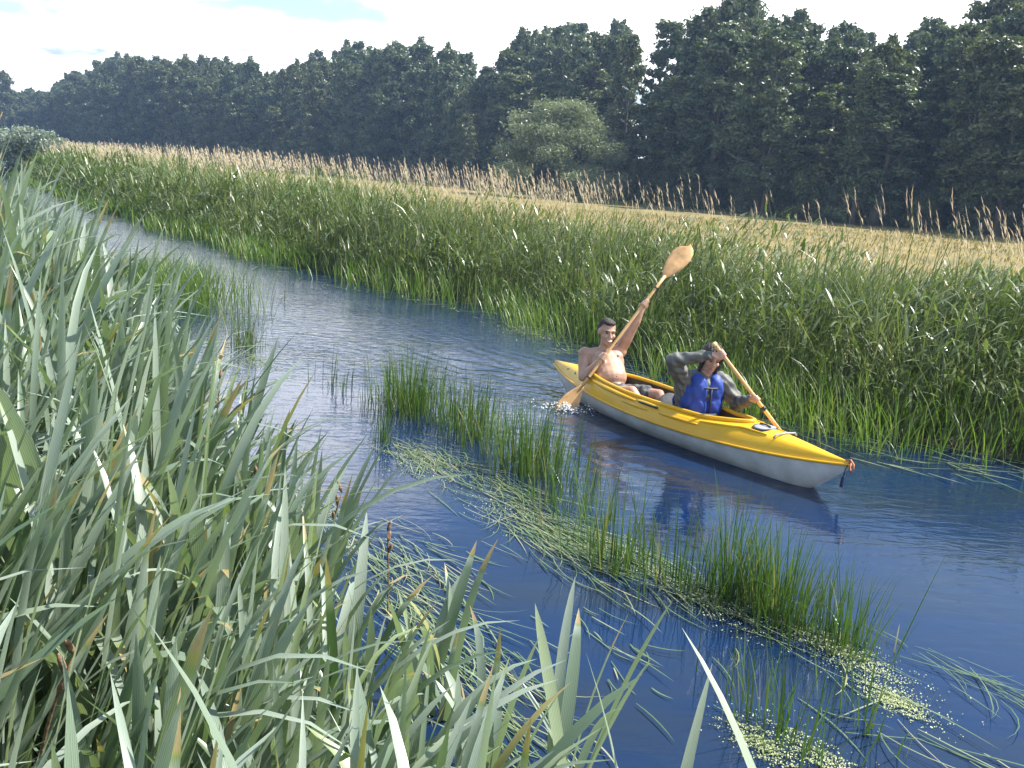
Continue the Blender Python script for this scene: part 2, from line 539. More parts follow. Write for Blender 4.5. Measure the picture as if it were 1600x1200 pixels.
# ------------------------------------------------------------------ blades
def blades(root, length, width, az, lean, curv, seg=5, power=1.6, tint=None, fold=0.0, twist=None, prof='grass', vees=False, azc=None, tip=None):
    """vectorised grass blades. returns V, quads, tint, across"""
    root = np.asarray(root, float); n = len(root)
    f = lambda a: np.broadcast_to(np.asarray(a, float), (n,)).copy()
    length, width, az, lean, curv = map(f, (length, width, az, lean, curv))
    tint = f(0.5 if tint is None else tint)
    tw = f(0 if twist is None else twist)
    t = np.linspace(0, 1, seg + 1)
    th = lean[:, None] + curv[:, None] * t[None, :] ** power           # angle off vertical
    mid = (th[:, 1:] + th[:, :-1]) / 2
    dl = length[:, None] / seg
    zz = np.zeros((n, 1))
    A_ = az[:, None] + f(0 if azc is None else azc)[:, None] * t[None, :]
    Am = (A_[:, 1:] + A_[:, :-1]) / 2
    Z = np.concatenate([zz, np.cumsum(np.cos(mid) * dl, 1)], 1)
    HX = np.concatenate([zz, np.cumsum(np.sin(mid) * dl * np.cos(Am), 1)], 1)
    HY = np.concatenate([zz, np.cumsum(np.sin(mid) * dl * np.sin(Am), 1)], 1)
    ca, sa = np.cos(A_), np.sin(A_)
    P = np.stack([root[:, :1] + HX, root[:, 1:2] + HY, root[:, 2:3] + Z], -1)
    if prof == 'grass': w = np.interp(t, [0, .15, .5, .8, 1], [.6, .9, 1, .6, .03])
    elif prof == 'iris': w = np.interp(t, [0, .3, .7, .88, .96, 1], [.75, 1, .95, .62, .28, .02])
    elif prof == 'rush': w = np.interp(t, [0, .6, 1], [1, .8, .12])
    else: w = np.interp(t, [0, .1, .5, .9, 1], [.2, .8, 1, .7, .1])
    W = width[:, None] * w[None, :] / 2
    ta = A_ + np.pi / 2 + tw[:, None] * t[None, :]
    side = np.stack([np.cos(ta), np.sin(ta), np.zeros_like(ta)], -1)
    T = np.stack([np.sin(th) * ca, np.sin(th) * sa, np.cos(th)], -1)
    side = side - T * np.sum(side * T, -1, keepdims=True)
    side /= np.linalg.norm(side, axis=-1, keepdims=True) + 1e-9
    N = np.cross(T, side)
    m_ = seg + 1
    if vees:
        V = np.stack([P - side * W[..., None] + N * W[..., None] * fold, P, P + side * W[..., None] + N * W[..., None] * fold], 2)
        ac = np.broadcast_to(np.array([-1., 0., 1.])[None, None, :], (n, m_, 3))
        k = 3
    else:
        V = np.stack([P - side * W[..., None], P + side * W[..., None]], 2)
        ac = np.broadcast_to(np.array([-1., 1.])[None, None, :], (n, m_, 2))
        k = 2
    base = (np.arange(n) * m_ * k)[:, None, None]
    i = np.arange(seg)[None, :, None]; j = np.arange(k - 1)[None, None, :]
    a = base + i * k + j
    q = np.stack([a, a + 1, a + k + 1, a + k], -1).reshape(-1, 4)
    tt = np.repeat(tint[:, None], m_, 1)
    if tip is not None:
        tt = np.where((t[None, :] > 1 - np.asarray(tip)[:, None]), np.maximum(tt, .985), tt)
    return V.reshape(-1, 3), q, np.repeat(tt.ravel(), k), ac.reshape(-1)


def blade_mesh(name, mat, parts):
    V, Q, T, A, n = [], [], [], [], 0
    for v, q, t, a in parts:
        V.append(v); Q.append(q + n); T.append(t); A.append(a); n += len(v)
    me = np_mesh(name, np.concatenate(V), np.concatenate(Q), mat, np.concatenate(T))
    at = me.attributes.new('across', 'FLOAT', 'POINT')
    at.data.foreach_set('value', np.concatenate(A).astype(np.float32))
    return me


def U(a, b, n): return rng.uniform(a, b, n)


# ---- far bank
def far_points(n, smin, smax, dmin=7.0, dmax=110.0, p=1.0):
    """points along the far bank, denser where it is near the water bend in front"""
    # arc length table of the far waterline
    x = np.concatenate([np.linspace(-62, -12, 400), np.linspace(-11.9, 12, 800)])
    y = yfar(x)
    ds = np.hypot(np.gradient(x), np.gradient(y))
    d = np.hypot(x, y)
    w = ds / np.clip(d, dmin, None) ** p
    c = np.cumsum(w); c /= c[-1]
    u = rng.random(n)
    xi = np.interp(u, c, x) ; yi = yfar(xi)
    sl = slope(yfar, xi, 1.5)
    nx, ny = -sl / np.sqrt(1 + sl ** 2), 1 / np.sqrt(1 + sl ** 2)
    s = U(0, 1, n) * (smax - smin) + smin
    px, py = xi + nx * s, yi + ny * s
    d = np.hypot(px, py)
    return px, py, s, d


def patch(x, y, k=.55, ph=0.0):
    return .5 + .25 * (np.sin(x * k * 1.7 + ph + 1.3 * np.sin(y * k)) + np.sin(y * k * 1.3 - ph * 2 + 1.1 * np.cos(x * k * .8)))


def inland(s, d):      # downstream the stand thins out to the mown meadow a few metres from the water
    return 1 - np.interp(d, [10, 17, 28], [1, .85, 0]) * np.interp(s, [2.4, 3.5, 5], [0, .22, .52])


def build_far_bank():
    nc = 2600
    cx, cy_, cs, cd = far_points(nc, .1, 5.0, p=1.15)
    chf = U(.62, 1.18, nc) * np.where(rng.random(nc) < .12, .55, 1); ct = U(.05, .8, nc); caz = np.where(rng.random(nc) < .6, rng.normal(-.5, .8, nc), U(0, 6.28, nc)); cl_ = np.abs(rng.normal(.12, .13, nc)); ccv = U(.5, 1.5, nc)
    n = 50000
    i = rng.integers(0, nc, n)
    sg = .17 * np.maximum(1, cd[i] / 18)
    x = cx[i] + rng.normal(size=n) * sg; y = cy_[i] + rng.normal(size=n) * sg
    s = sfar(x, y); k = s > .02
    x, y, s, i = x[k], y[k], s[k], i[k]; n = len(x); d = np.hypot(x, y)
    z = gz(x, y)
    L = U(.72, 1.3, n) * chf[i] * (.8 + .4 * patch(x, y)) * np.interp(s, [0, .5, 1.4, 2.6, 5], [.45, .70, 1.0, 1.16, 1.06])
    L *= np.interp(d, [9, 15, 25, 50], [1.06, 1.10, 1.15, 1.25]) * inland(s, d)
    wd = U(.008, .019, n) * np.maximum(1, d / 13)
    tint = np.clip(ct[i] + rng.normal(0, .13, n) + .20 * np.clip(s - 1.6, 0, 2.2) * U(0, 1, n) + np.interp(d, [12, 25], [0, .12]), 0, .9)
    tint = np.where(rng.random(n) < .03, U(.9, 1, n), tint)
    az = caz[i] + rng.normal(0, 1.1, n)
    parts = [blades(np.stack([x, y, z], -1), L, wd, az, np.abs(cl_[i] + rng.normal(0, .1, n)), U(.2, 2.1, n) * (U(0, 1, n) ** .6) * ccv[i], 5, 1.9, tint, twist=U(-1.2, 1.2, n))]
    o = obj('bank_grass', blade_mesh('bank_grass', M['far_blade'], parts))
    tag(o, 'deep band of tall green reed grass along the far bank', 'grass', kind='stuff')
    # leafy herbs: short broad leaves on the upper part of the stand
    n = 62000
    x, y, s, d = far_points(n, .1, 4.8, p=1.2)
    k = rng.random(n) < np.interp(d, [9, 16], [.45, 1]); x, y, s, d = x[k], y[k], s[k], d[k]; n = len(x)
    top = np.interp(d, [9, 15, 25], [1.02, 1.06, 1.1]) * inland(s, d) * np.interp(s, [0, .5, 1.4, 2.6, 5], [.45, .70, 1.0, 1.16, 1.06]) * (.62 + .6 * patch(x, y, 1.3, 1))
    z = gz(x, y) + top * (.30 + .8 * U(0, 1, n) ** .7)
    L = U(.10, .30, n) * np.maximum(1, d / 20); wd = L * U(.08, .16, n)
    tint = np.clip(U(.05, .8, n) + .1 * np.clip(s - 1.5, 0, 2), 0, .93)
    o = obj('bank_herbs', blade_mesh('bank_herbs', M['far_blade'], [blades(np.stack([x, y, z], -1), L, wd, np.where(rng.random(n) < .55, rng.normal(-.6, .8, n), U(0, 6.28, n)), U(.2, 1.4, n), U(.2, 1.3, n), 3, 1.3, tint, prof='leaf')]))
    tag(o, 'leafy herbs with narrow leaves mixed through the far bank grass', 'herbs', kind='stuff')
    # bright low grass standing in the shallows
    n = 24000
    x, y, s, d = far_points(n, -.9, .6, p=1.1)
    keep = rng.random(n) < np.clip(1.35 * patch(x, y, .8, 4) + np.clip(s * .8, -.6, .3), .04, 1)
    x, y, s, d = x[keep], y[keep], s[keep], d[keep]; n = len(x)
    z = np.maximum(gz(x, y), -.08)
    o = obj('shallows_grass', blade_mesh('shallows_grass', M['edge_blade'], [blades(np.stack([x, y, z], -1), U(.3, .75, n), U(.006, .012, n) * np.maximum(1, d / 12), U(0, 6.28, n), U(.02, .4, n), U(.1, 1.2, n), 4, 1.6, U(0, 1, n))]))
    tag(o, 'bright low grass growing in the shallows below the far bank', 'grass', kind='stuff')
    # leaves bent over on the water edge
    n = 900
    x, y, s, d = far_points(n, -1.1, .1, p=1.2)
    z = np.full(n, .012)
    o = obj('bank_debris', blade_mesh('bank_debris', M['float'], [blades(np.stack([x, y, z], -1), U(.2, .6, n), U(.008, .018, n) * np.maximum(1, d / 14), U(-1.6, -.2, n), np.full(n, 1.5), U(-.1, .1, n), 4, 1, U(.2, 1, n))]))
    tag(o, 'pale dead leaves lying on the water along the far bank', 'leaves', kind='stuff')


build_far_bank()


def plume_geo(n, root, H, lean_az, lean, d, w=1.0):
    """stem + narrow feathery seed head, one per root: (stem parts, head parts)"""
    sw = .0045 * np.maximum(1, d / 9)
    stem = blades(root, H, sw, lean_az, lean, U(.1, .35, n), 4, 1.5, U(0, 1, n), prof='rush')
    # seed head: several short strands starting near the top of each stem
    k = 9
    t0 = U(.80, .99, n * k)
    rr = np.repeat(root, k, 0); HH = np.repeat(H, k); la = np.repeat(lean_az, k); le = np.repeat(lean, k); dd = np.repeat(d, k)
    hx = np.sin(le + .09) * HH * t0; hz = np.cos(le + .09) * HH * t0
    P = np.stack([rr[:, 0] + hx * np.cos(la), rr[:, 1] + hx * np.sin(la), rr[:, 2] + hz], -1)
    head = blades(P, U(.07, .15, n * k), U(.006, .013, n * k) * np.maximum(1, dd / 14) * w, la + U(-1.0, 1.0, n * k), le + U(.02, .30, n * k), U(.0, .5, n * k), 2, 1.2, U(0, 1, n * k), prof='leaf')
    return stem, head


def build_plumes():
    # the mass of tan seed heads along the meadow edge, upstream
    n = 5200
    x, y, s, d = far_points(n, 1.6, 8.5, p=.75)
    left = np.clip((16 - x * 3) / 16, .05, 1)           # fewer and fewer downstream
    keep = (rng.random(n) < left * np.clip(1.3 * patch(x, y, .35, 1), .1, 1)) & (d > 13)
    x, y, s, d = x[keep], y[keep], s[keep], d[keep]; n = len(x)
    root = np.stack([x, y, gz(x, y)], -1)
    H = U(1.5, 2.1, n) * np.interp(d, [10, 20, 45], [1.0, 1.02, 1.12])
    st, hd = plume_geo(n, root, H, np.pi + U(-.6, .6, n), U(.06, .36, n), d)
    o = obj('plume_stems', blade_mesh('plume_stems', M['stem'], [st])); tag(o, 'thin straw stems of the seeding grass along the meadow', 'grass', kind='stuff')
    o = obj('plume_heads', blade_mesh('plume_heads', M['plume'], [hd])); tag(o, 'pinkish tan seed heads in a band above the far bank', 'grass', kind='stuff')
    # stalks one can tell apart in front of the dark wood
    var = []
    for k in range(10):
        H = np.array([random.uniform(1.55, 1.95)])
        st, hd = plume_geo(1, np.zeros((1, 3)), H, np.array([math.pi]), np.array([random.uniform(.14, .36)]), np.array([12.]), 1.1)
        var.append((blade_mesh('reed_stem', M['stem'], [st]), blade_mesh('seed_head', M['plume'], [hd])))
    cnt = 0
    tries = 0
    while cnt < 150 and tries < 5000:
        tries += 1
        xx, yy, ss, dd = far_points(1, 2.2, 6.5, p=.9)
        if dd[0] > 16 or xx[0] < 1.0 or xx[0] > 9.5 or yy[0] < 8: continue
        if rng.random() > patch(xx, yy, .9, 3)[0] * 1.2: continue
        e = empty('reed_grass_stalk', (xx[0], yy[0], gz(xx, yy)[0] - .02), random.uniform(-.6, .6))
        e.scale = [random.uniform(.85, 1.12)] * 3
        tag(e, 'tan feathery seed head on a thin stalk leaning left before the dark wood', 'reed', 'seeding grass stalks standing along the meadow edge')
        a, b = var[cnt % 10]
        obj('stem', a, e); obj('seed_head', b, e)
        cnt += 1
    # dry mown meadow
    n = 26000
    x = U(-25, 42, n); y = U(8, 62, n)
    s = sfar(x, y)
    k = (s > 4.2); x, y = x[k], y[k]; n = len(x); d = np.hypot(x, y)
    o = obj('meadow_grass', blade_mesh('meadow_grass', M['meadow_blade'], [blades(np.stack([x, y, gz(x, y)], -1), U(.08, .28, n), U(.01, .02, n) * np.maximum(1, d / 15), U(0, 6.28, n), U(.1, .7, n), U(.1, .8, n), 2, 1, U(0, 1, n))]))
    tag(o, 'dry yellow mown grass of the meadow behind the far bank', 'grass', kind='stuff')


build_plumes()


# ------------------------------------------------------------------ trees
def crown_leaves(clumps, n, size, up=.25, droop=0.0, aspect=.55):
    """clumps: (k,6) centre + radii. leaf quads through the clumps, denser on their outside"""
    C_ = np.asarray(clumps, float)
    vol = (C_[:, 3] * C_[:, 4] * C_[:, 5]) ** (2 / 3.)
    idx = rng.choice(len(C_), n, p=vol / vol.sum())
    dr = rng.normal(size=(n, 3)); dr[:, 2] += up
    dr /= np.linalg.norm(dr, axis=1)[:, None]
    r = U(0, 1, n) ** .38
    # ragged clump outlines
    rag = 1 + .25 * np.sin(dr[:, 0] * 5 + idx) * np.sin(dr[:, 1] * 6 + 2 * idx) + .15 * rng.normal(size=n) * .6
    rag = rag * np.where(rng.random(n) < .16, U(1.0, 1.7, n), 1)
    P = C_[idx, :3] + dr * C_[idx, 3:6] * (r * rag)[:, None]
    N = dr * .7 + rng.normal(size=(n, 3)) * .75; N /= np.linalg.norm(N, axis=1)[:, None]
    A = np.cross(N, rng.normal(size=(n, 3)));
    A[:, 2] -= droop * np.linalg.norm(A, axis=1)
    A /= np.linalg.norm(A, axis=1)[:, None]
    B = np.cross(N, A); B /= np.linalg.norm(B, axis=1)[:, None] + 1e-9
    s = U(.6, 1.3, n) * size
    a, b = A * s[:, None], B * (s * aspect)[:, None]
    bend = N * (s * .18)[:, None]
    V = np.stack([P - a, P + b + bend, P + a, P - b + bend], 1).reshape(-1, 3)
    q = np.arange(n * 4).reshape(n, 4)
    t = np.clip(.5 + .22 * rng.normal(size=n) + .18 * np.sin(idx * 7.3), 0, 1)
    return V, q, np.repeat(t, 4)


def tree_proto(kind, seed):
    """unit-height tree: height 1 -> scaled later. returns (crown mesh, trunk mesh)"""
    r = random.Random(seed)
    cl = []
    Ht = 18.0
    if kind == 'round':
        rx = r.uniform(3.0, 3.9)
        for k in range(135):
            h = r.uniform(.10, 1) ** .8
            prof = math.sin(math.pi * min(1, max(0, (h - .02)) / 1.02) ** .75) ** .55 * r.uniform(.65, 1.2)
            a = r.uniform(0, 6.28); rr = rx * prof * math.sqrt(r.uniform(.12, 1))
            c = r.uniform(.4, .95)
            cl.append((math.cos(a) * rr, math.sin(a) * rr, h * Ht * .955, c, c * r.uniform(.6, 1), c * r.uniform(.45, .9)))
        for k in range(4):
            a = r.uniform(0, 6.28); rr = r.uniform(0, 2.4); z0 = r.uniform(.90, .985) * Ht * (1 - .03 * rr)
            for j in range(2): cl.append((math.cos(a) * rr, math.sin(a) * rr, z0 + j * .4, .6 - .15 * j, .5 - .1 * j, .45))
        n, size, asp = 16000, .20, .6
    elif kind == 'tall':
        rx = r.uniform(2.2, 2.9)
        for k in range(115):
            h = r.uniform(.16, 1)
            prof = (1 - .55 * abs(h - .55) / .45) * (1 if h < .9 else (1 - h) * 6 + .4)
            a = r.uniform(0, 6.28); rr = rx * prof * math.sqrt(r.uniform(.08, 1))
            c = r.uniform(.38, .8)
            cl.append((math.cos(a) * rr, math.sin(a) * rr, h * Ht * .96, c, c, c * r.uniform(.5, .8)))
        n, size, asp = 11500, .19, .6
    elif kind == 'feathery':
        # upright tufts with sky between them
        for k in range(15):
            a = r.uniform(0, 6.28); rr = r.uniform(.3, 3.0)
            top = r.uniform(.78, 1.0) * (1 - .06 * rr / 3)
            x0, y0 = math.cos(a) * rr, math.sin(a) * rr
            for j in range(9):
                h = .4 + (top - .4) * j / 8
                w = .75 * (1 - j / 10)
                cl.append((x0 * (.5 + .6 * h) + r.uniform(-.3, .3) + .5 * h, y0 * (.5 + .6 * h) + r.uniform(-.3, .3), h * Ht, w * .75, w * .75, w * 1.15))
        for k in range(30):
            a = r.uniform(0, 6.28); rr = 3 * math.sqrt(r.random())
            cl.append((math.cos(a) * rr, math.sin(a) * rr, r.uniform(.1, .6) * Ht, .9, .9, .7))
        n, size, asp = 13000, .17, .4
    elif kind == 'conical':
        for k in range(90):
            h = r.uniform(.05, 1)
            rr = 2.6 * (1 - h) ** .7 * math.sqrt(r.uniform(.1, 1)) + .1
            a = r.uniform(0, 6.28); c = r.uniform(.5, .95)
            cl.append((math.cos(a) * rr, math.sin(a) * rr, h * Ht * .96, c, c, c * .7))
        n, size, asp = 13000, .17, .6
    elif kind == 'willow':
        for k in range(75):
            a = r.uniform(0, 6.28); h = r.uniform(.06, .93)
            rr = 8.2 * math.sin(math.pi * (h * .86 + .14) ** .8) ** .7 * math.sqrt(r.uniform(.1, 1))
            c = r.uniform(1.2, 2.3)
            cl.append((math.cos(a) * rr, math.sin(a) * rr, h * Ht * .98, c, c, c * .8))
        n, size, asp = 24000, .30, .28
    else:  # bush, foliage to the ground
        for k in range(55):
            a = r.uniform(0, 6.28); h = r.uniform(.02, .92)
            rr = 9.5 * (1 - h ** 2.2) ** .6 * math.sqrt(r.uniform(.1, 1))
            c = r.uniform(1.6, 3.2)
            cl.append((math.cos(a) * rr, math.sin(a) * rr, h * Ht, c, c, c * .8))
        n, size, asp = 8500, .62, .45
    V, q, t = crown_leaves(cl, n, size, droop=.5 if kind == 'willow' else .0, aspect=asp)
    V[:, 2] = np.maximum(V[:, 2], .05)
    tr = MB()
    base = .30 if kind in ('round', 'tall', 'conical') else .24
    pts = [(0, 0, -.3)]
    px = py = 0
    for k in range(1, 9):
        px += r.uniform(-.14, .14); py += r.uniform(-.14, .14)
        pts.append((px, py, k / 8 * Ht * .88))
    tr.tube(pts, [base * 1.25] + [base * (1 - .11 * k) for k in range(1, 9)], 8)
    for k in range(14):
        c = cl[r.randrange(len(cl))]
        z0 = max(1.5, c[2] - r.uniform(1.0, 3.0)); f = z0 / (Ht * .88)
        i = min(7, int(f * 8))
        p0 = np.array(pts[i]) + (np.array(pts[i + 1]) - np.array(pts[i])) * (f * 8 - i)
        p1 = np.array(c[:3])
        md = (p0 + p1) / 2 + np.array([0, 0, -.3])
        tr.tube([p0, md, p1], [base * .35, base * .22, .03], 6)
    sc = 1 / Ht
    return (V * sc, q, t), tr


PROTO = {}
for kind, count in (('round', 5), ('tall', 4), ('feathery', 1), ('conical', 2), ('willow', 1), ('bush', 2)):
    for k in range(count):
        (V, q, t), tr = tree_proto(kind, 100 + len(PROTO) * 7)
        tr.V = [v / 18.0 for v in tr.V]
        PROTO[(kind, k)] = (V, q, t, tr.mesh('trunk_' + kind, M['bark']), {})


def crown_mesh(key, species):
    V, q, t, tm, cache = PROTO[key]
    if species not in cache:
        cache[species] = np_mesh('crown_' + key[0] + '_' + species, V, q, M[species], t, smooth=False)
    return cache[species]


def tree(name, key, species, x, y, h, wide, rz, label, cat, group=None):
    e = empty(name, (x, y, float(gz(np.array([x]), np.array([y]))[0]) - .05), rz)
    e.scale = (h * wide, h * wide, h)
    tag(e, label, cat, group)
    obj('crown', crown_mesh(key, species), e)
    obj('trunk', PROTO[key][3], e)
    return e


# forest edge in plan, from downstream (right) to far upstream (left)
EDGE = np.array([(62, 36), (48, 50), (37, 62), (29, 70), (21, 80), (14.5, 94), (9, 108), (2, 122), (-7, 134), (-16, 142), (-28, 152), (-44, 165), (-62, 182), (-80, 200), (-100, 222), (-124, 245), (-150, 270), (-190, 300)], float)
# skyline: bearing (x/y) -> tangent of the elevation of the tree tops above eye level
SKYB = np.array([(-.62, .050), (-.50, .054), (-.47, .066), (-.43, .090), (-.37, .094), (-.30, .099), (-.25, .092), (-.21, .112), (-.14, .120), (-.075, .122), (-.055, .096), (-.04, .12), (0, .145), (.07, .157), (.11, .167), (.155, .172), (.20, .190), (.25, .184), (.275, .158), (.31, .162), (.34, .170), (.362, .158), (.375, .183), (.42, .194), (.44, .20), (.47, .218), (.52, .25), (.60, .27), (1.5, .30)])


def build_forest():
    seg = np.hypot(*np.diff(EDGE, axis=0).T)
    cum = np.concatenate([[0], np.cumsum(seg)])
    labels = {'round': 'dark rounded broadleaf tree in the wood beyond the meadow', 'tall': 'dark slender tall tree in the wood beyond the meadow'}
    k = 0
    for row, off in enumerate((0.0, 4.5, 9.5, 16.0, 24.0)):
        l = random.uniform(0, 3)
        while l < cum[-1]:
            x = np.interp(l, cum, EDGE[:, 0]); y = np.interp(l, cum, EDGE[:, 1])
            x2 = np.interp(min(l + 2, cum[-1]), cum, EDGE[:, 0]); y2 = np.interp(min(l + 2, cum[-1]), cum, EDGE[:, 1])
            tx, ty = x2 - x, y2 - y; q = math.hypot(tx, ty) + 1e-6
            nx, ny = ty / q, -tx / q            # away from the river
            if nx * x + ny * y < 0: nx, ny = -nx, -ny
            x += nx * (off + random.uniform(-1.5, 1.5)); y += ny * (off + random.uniform(-1.5, 1.5))
            l += (random.uniform(3.6, 5.6) if row < 2 else random.uniform(4.5, 6.5)) * (1.0 if y < 110 else 1.25)
            top = np.interp(x / y, SKYB[:, 0], SKYB[:, 1]) * y + 2.2
            thin = .085 < x / y < .16       # the open part of the wood where sky shows through
            if thin and (row > 1 or (row == 1 and random.random() < .6)): continue
            h = top * (random.uniform(.62, .92) if row == 0 else random.uniform(.82, 1.02))
            if h < 5: continue
            kd = 'tall' if (thin or random.random() < .35) else 'round'
            v = random.randrange(5 if kd == 'round' else 4)
            sp = random.choices(('alder', 'oak', 'birch'), (5, 4, 1.1))[0]
            tree('forest_tree', (kd, v), sp, x, y, h, random.uniform(.8, 1.2) * (19 / h if h < 17 else 1), random.uniform(0, 6.28), labels[kd] + (' far to the left' if x / y < -.055 else ' behind the willow' if x / y < .14 else ' at the right'), 'tree', 'trees of the dark wood beyond the meadow')
            k += 1
    # undergrowth along the foot of the wood
    l = 0
    while l < cum[-1]:
        x = np.interp(l, cum, EDGE[:, 0]) + random.uniform(-1, 1); y = np.interp(l, cum, EDGE[:, 1]) + random.uniform(-.5, 2.0)
        tree('forest_shrub', ('bush', random.randrange(2)), random.choice(('alder', 'oak')), x, y, random.uniform(2.5, 5.0), .8, random.uniform(0, 6.28),
             'dark bushy shrub at the foot of the wood', 'shrub', 'shrubs along the foot of the wood')
        l += random.uniform(2.6, 3.6)
    for off in (7.0, 15.0):
        l = 0
        while l < cum[-1]:
            x = np.interp(l, cum, EDGE[:, 0]) + random.uniform(-1, 1) + off * .75; y = np.interp(l, cum, EDGE[:, 1]) + random.uniform(-1, 1) + off * .75
            tree('forest_shrub', ('bush', random.randrange(2)), 'alder', x, y, random.uniform(3.5, 6), .8, random.uniform(0, 6.28),
                 'dark bushy shrub at the foot of the wood', 'shrub', 'shrubs along the foot of the wood')
            l += random.uniform(4, 5.5)
    # single trees the eye picks out of the edge
    D = lambda px, Y: (px - 800) / 1500 * Y
    tree('willow_tree', ('willow', 0), 'willow', 3.0, 92, 9.4, 1.5, .6, 'broad grey green willow standing alone before the dark wood', 'tree')
    tree('feathery_tree', ('feathery', 0), 'alder', 20.2, 92, 20.5, 1.25, 1.0, 'tallest tree with feathery upright tufts against the bright sky', 'tree')
    tree('conical_tree', ('conical', 0), 'birch', 24.5, 73, 12.2, 1.0, 2.0, 'pale green pointed tree in front of the wood on the right', 'tree')
    tree('birch_tree', ('round', 1), 'birch', 19.5, 80, 9.6, 1.15, .3, 'pale olive round topped tree between the willow and the pointed tree', 'tree')
    tree('young_tree', ('round', 3), 'birch', 13.1, 91, 4.6, .8, 2.3, 'small round yellowish sapling just right of the willow', 'tree')
    tree('leaning_birch', ('tall', 2), 'birch', 32.0, 68, 13.6, 1.2, .9, 'pale yellowish slender tree among the darkest trees at the right', 'tree')
    tree('edge_birch', ('tall', 1), 'birch', -7.8, 120, 9.0, 1.3, .2, 'pale slender tree in the dip left of the tall wood', 'tree')
    # far bend of the river
    for (x, y, h) in ((-34.2, 66.4, 3.3), (-37.2, 69.5, 3.5), (-32.0, 65.6, 2.9), (-40.5, 74, 3.6)):
        tree('willow_bush', ('bush', 0), 'sallow', x, y, h, 1.0, random.uniform(0, 6), 'grey green willow bush on the far bend of the river', 'bush', 'willow bushes on the far bend')
    for i in range(16):
        x = random.uniform(-165, -118); y = random.uniform(235, 300)
        tree('distant_tree', ('round', i % 5), 'oak', x, y, random.uniform(14, 20), 1.15, random.uniform(0, 6.28), 'small distant tree where the river disappears', 'tree', 'distant trees beyond the bend')


build_forest()

# ------------------------------------------------------------------ near bank
CAMP = Vector((0, 0, CAM_H))


def W(px, py, z=0.0):
    """world point at height z seen at a place of the 1600 x 1200 photograph (used to read positions off the photograph)"""
    r = fwd + cr * ((px - 800) / 1500.0) + cu * ((600 - py) / 1500.0)
    t = (z - CAM_H) / r.z
    p = CAMP + r * t
    return p.x, p.y


def near_points(n, smin, smax, xmin, xmax, p=1.3):
    x = np.linspace(xmin, xmax, 1500)
    y = ynear(x)
    ds = np.hypot(np.gradient(x), np.gradient(y))
    w = ds / np.clip(np.hypot(x, y), 1.5, None) ** p
    c = np.cumsum(w); c /= c[-1]
    xi = np.interp(rng.random(n), c, x); yi = ynear(xi)
    sl = slope(ynear, xi, .4)
    nx, ny = sl / np.sqrt(1 + sl ** 2), -1 / np.sqrt(1 + sl ** 2)
    s = U(smin, smax, n)
    px, py = xi + nx * s, yi + ny * s
    d = np.hypot(px, py)
    return px, py, s, d


def build_near_bank():
    parts = []
    nc = 620
    cx, cy_, cs, cd = near_points(nc, -.2, 3.3, -16, .3, 1.05)
    chf = U(.72, 1.15, nc); ct = rng.normal(.45, .16, nc); caz = np.where(rng.random(nc) < .65, rng.normal(.2, .6, nc), U(0, 6.28, nc)); ccv = U(.5, 1.6, nc); cw = U(.75, 1.3, nc)
    n = 8600
    i = rng.integers(0, nc, n)
    sg = .10 * np.maximum(1, cd[i] / 4)
    x = cx[i] + rng.normal(size=n) * sg; y = cy_[i] + rng.normal(size=n) * sg
    s = snear(x, y); d = np.hypot(x, y)
    k = (d > 1.0) & (y > .4) & (x < .12) & (s > -.3)
    x, y, s, d, i = x[k], y[k], s[k], d[k], i[k]; n = len(x)
    L = U(.65, 1.28, n) * chf[i] * (.78 + .4 * patch(x, y, 1.6)) * np.interp(s, [-.25, .3, 1, 3], [.75, 1.0, 1.08, 1.1]) * np.interp(d, [1, 3, 7], [.86, 1, 1.12])
    wd = U(.020, .044, n) * cw[i] * np.interp(d, [1, 2, 8, 16], [.75, 1, 1.25, 2.2])
    az = caz[i] + rng.normal(0, .65, n)
    tint = np.clip(ct[i] + rng.normal(0, .12, n), 0, .9)
    tint = np.where(rng.random(n) < .016, U(.92, 1, n), tint)
    parts.append(blades(np.stack([x, y, gz(x, y) - .03], -1), L, wd, az, np.abs(rng.normal(.17, .16, n)), U(.2, 2.1, n) * U(0, 1, n) ** .8 * ccv[i], 9, 1.9, tint, .2, U(-.9, .9, n), 'iris', True, rng.normal(0, .35, n), np.where(rng.random(n) < .13, U(.01, .2, n), 0)))
    # short dark growth filling the base
    n = 9000
    x, y, s, d = near_points(n, -.15, 3.2, -14, .4, 1.1)
    k = (d > .8) & (y > .3); x, y, d = x[k], y[k], d[k]; n = len(x)
    parts.append(blades(np.stack([x, y, gz(x, y) - .02], -1), U(.25, .7, n), U(.006, .013, n) * np.maximum(1, d / 6), U(0, 6.28, n), U(.05, .6, n), U(.2, 1.5, n), 5, 1.6, np.clip(rng.normal(.2, .2, n), 0, .95), .15, None, 'grass', True))
    o = obj('bank_sedge', blade_mesh('bank_sedge', M['near_blade'], parts))
    tag(o, 'thick grey green sword leaved sedge covering the near bank', 'sedge', kind='stuff')
    # brighter fine grass mound at the water edge up the near bank
    n = 2600
    c = np.array(W(238, 470)); a = rng.normal(size=(n, 2)) * np.array([.55, .9])
    ca, sa = math.cos(.55), math.sin(.55)
    x = c[0] + a[:, 0] * ca - a[:, 1] * sa; y = c[1] + a[:, 0] * sa + a[:, 1] * ca
    o = obj('grass_mound', blade_mesh('grass_mound', M['edge_blade'], [blades(np.stack([x, y, np.maximum(gz(x, y), -.05)], -1), U(.45, .85, n), U(.006, .012, n), U(0, 6.28, n), U(.02, .35, n), U(.1, .9, n), 4, 1.6, U(0, .8, n))]))
    tag(o, 'bright green mound of fine grass at the water edge behind the sedge', 'grass', kind='stuff')


build_near_bank()


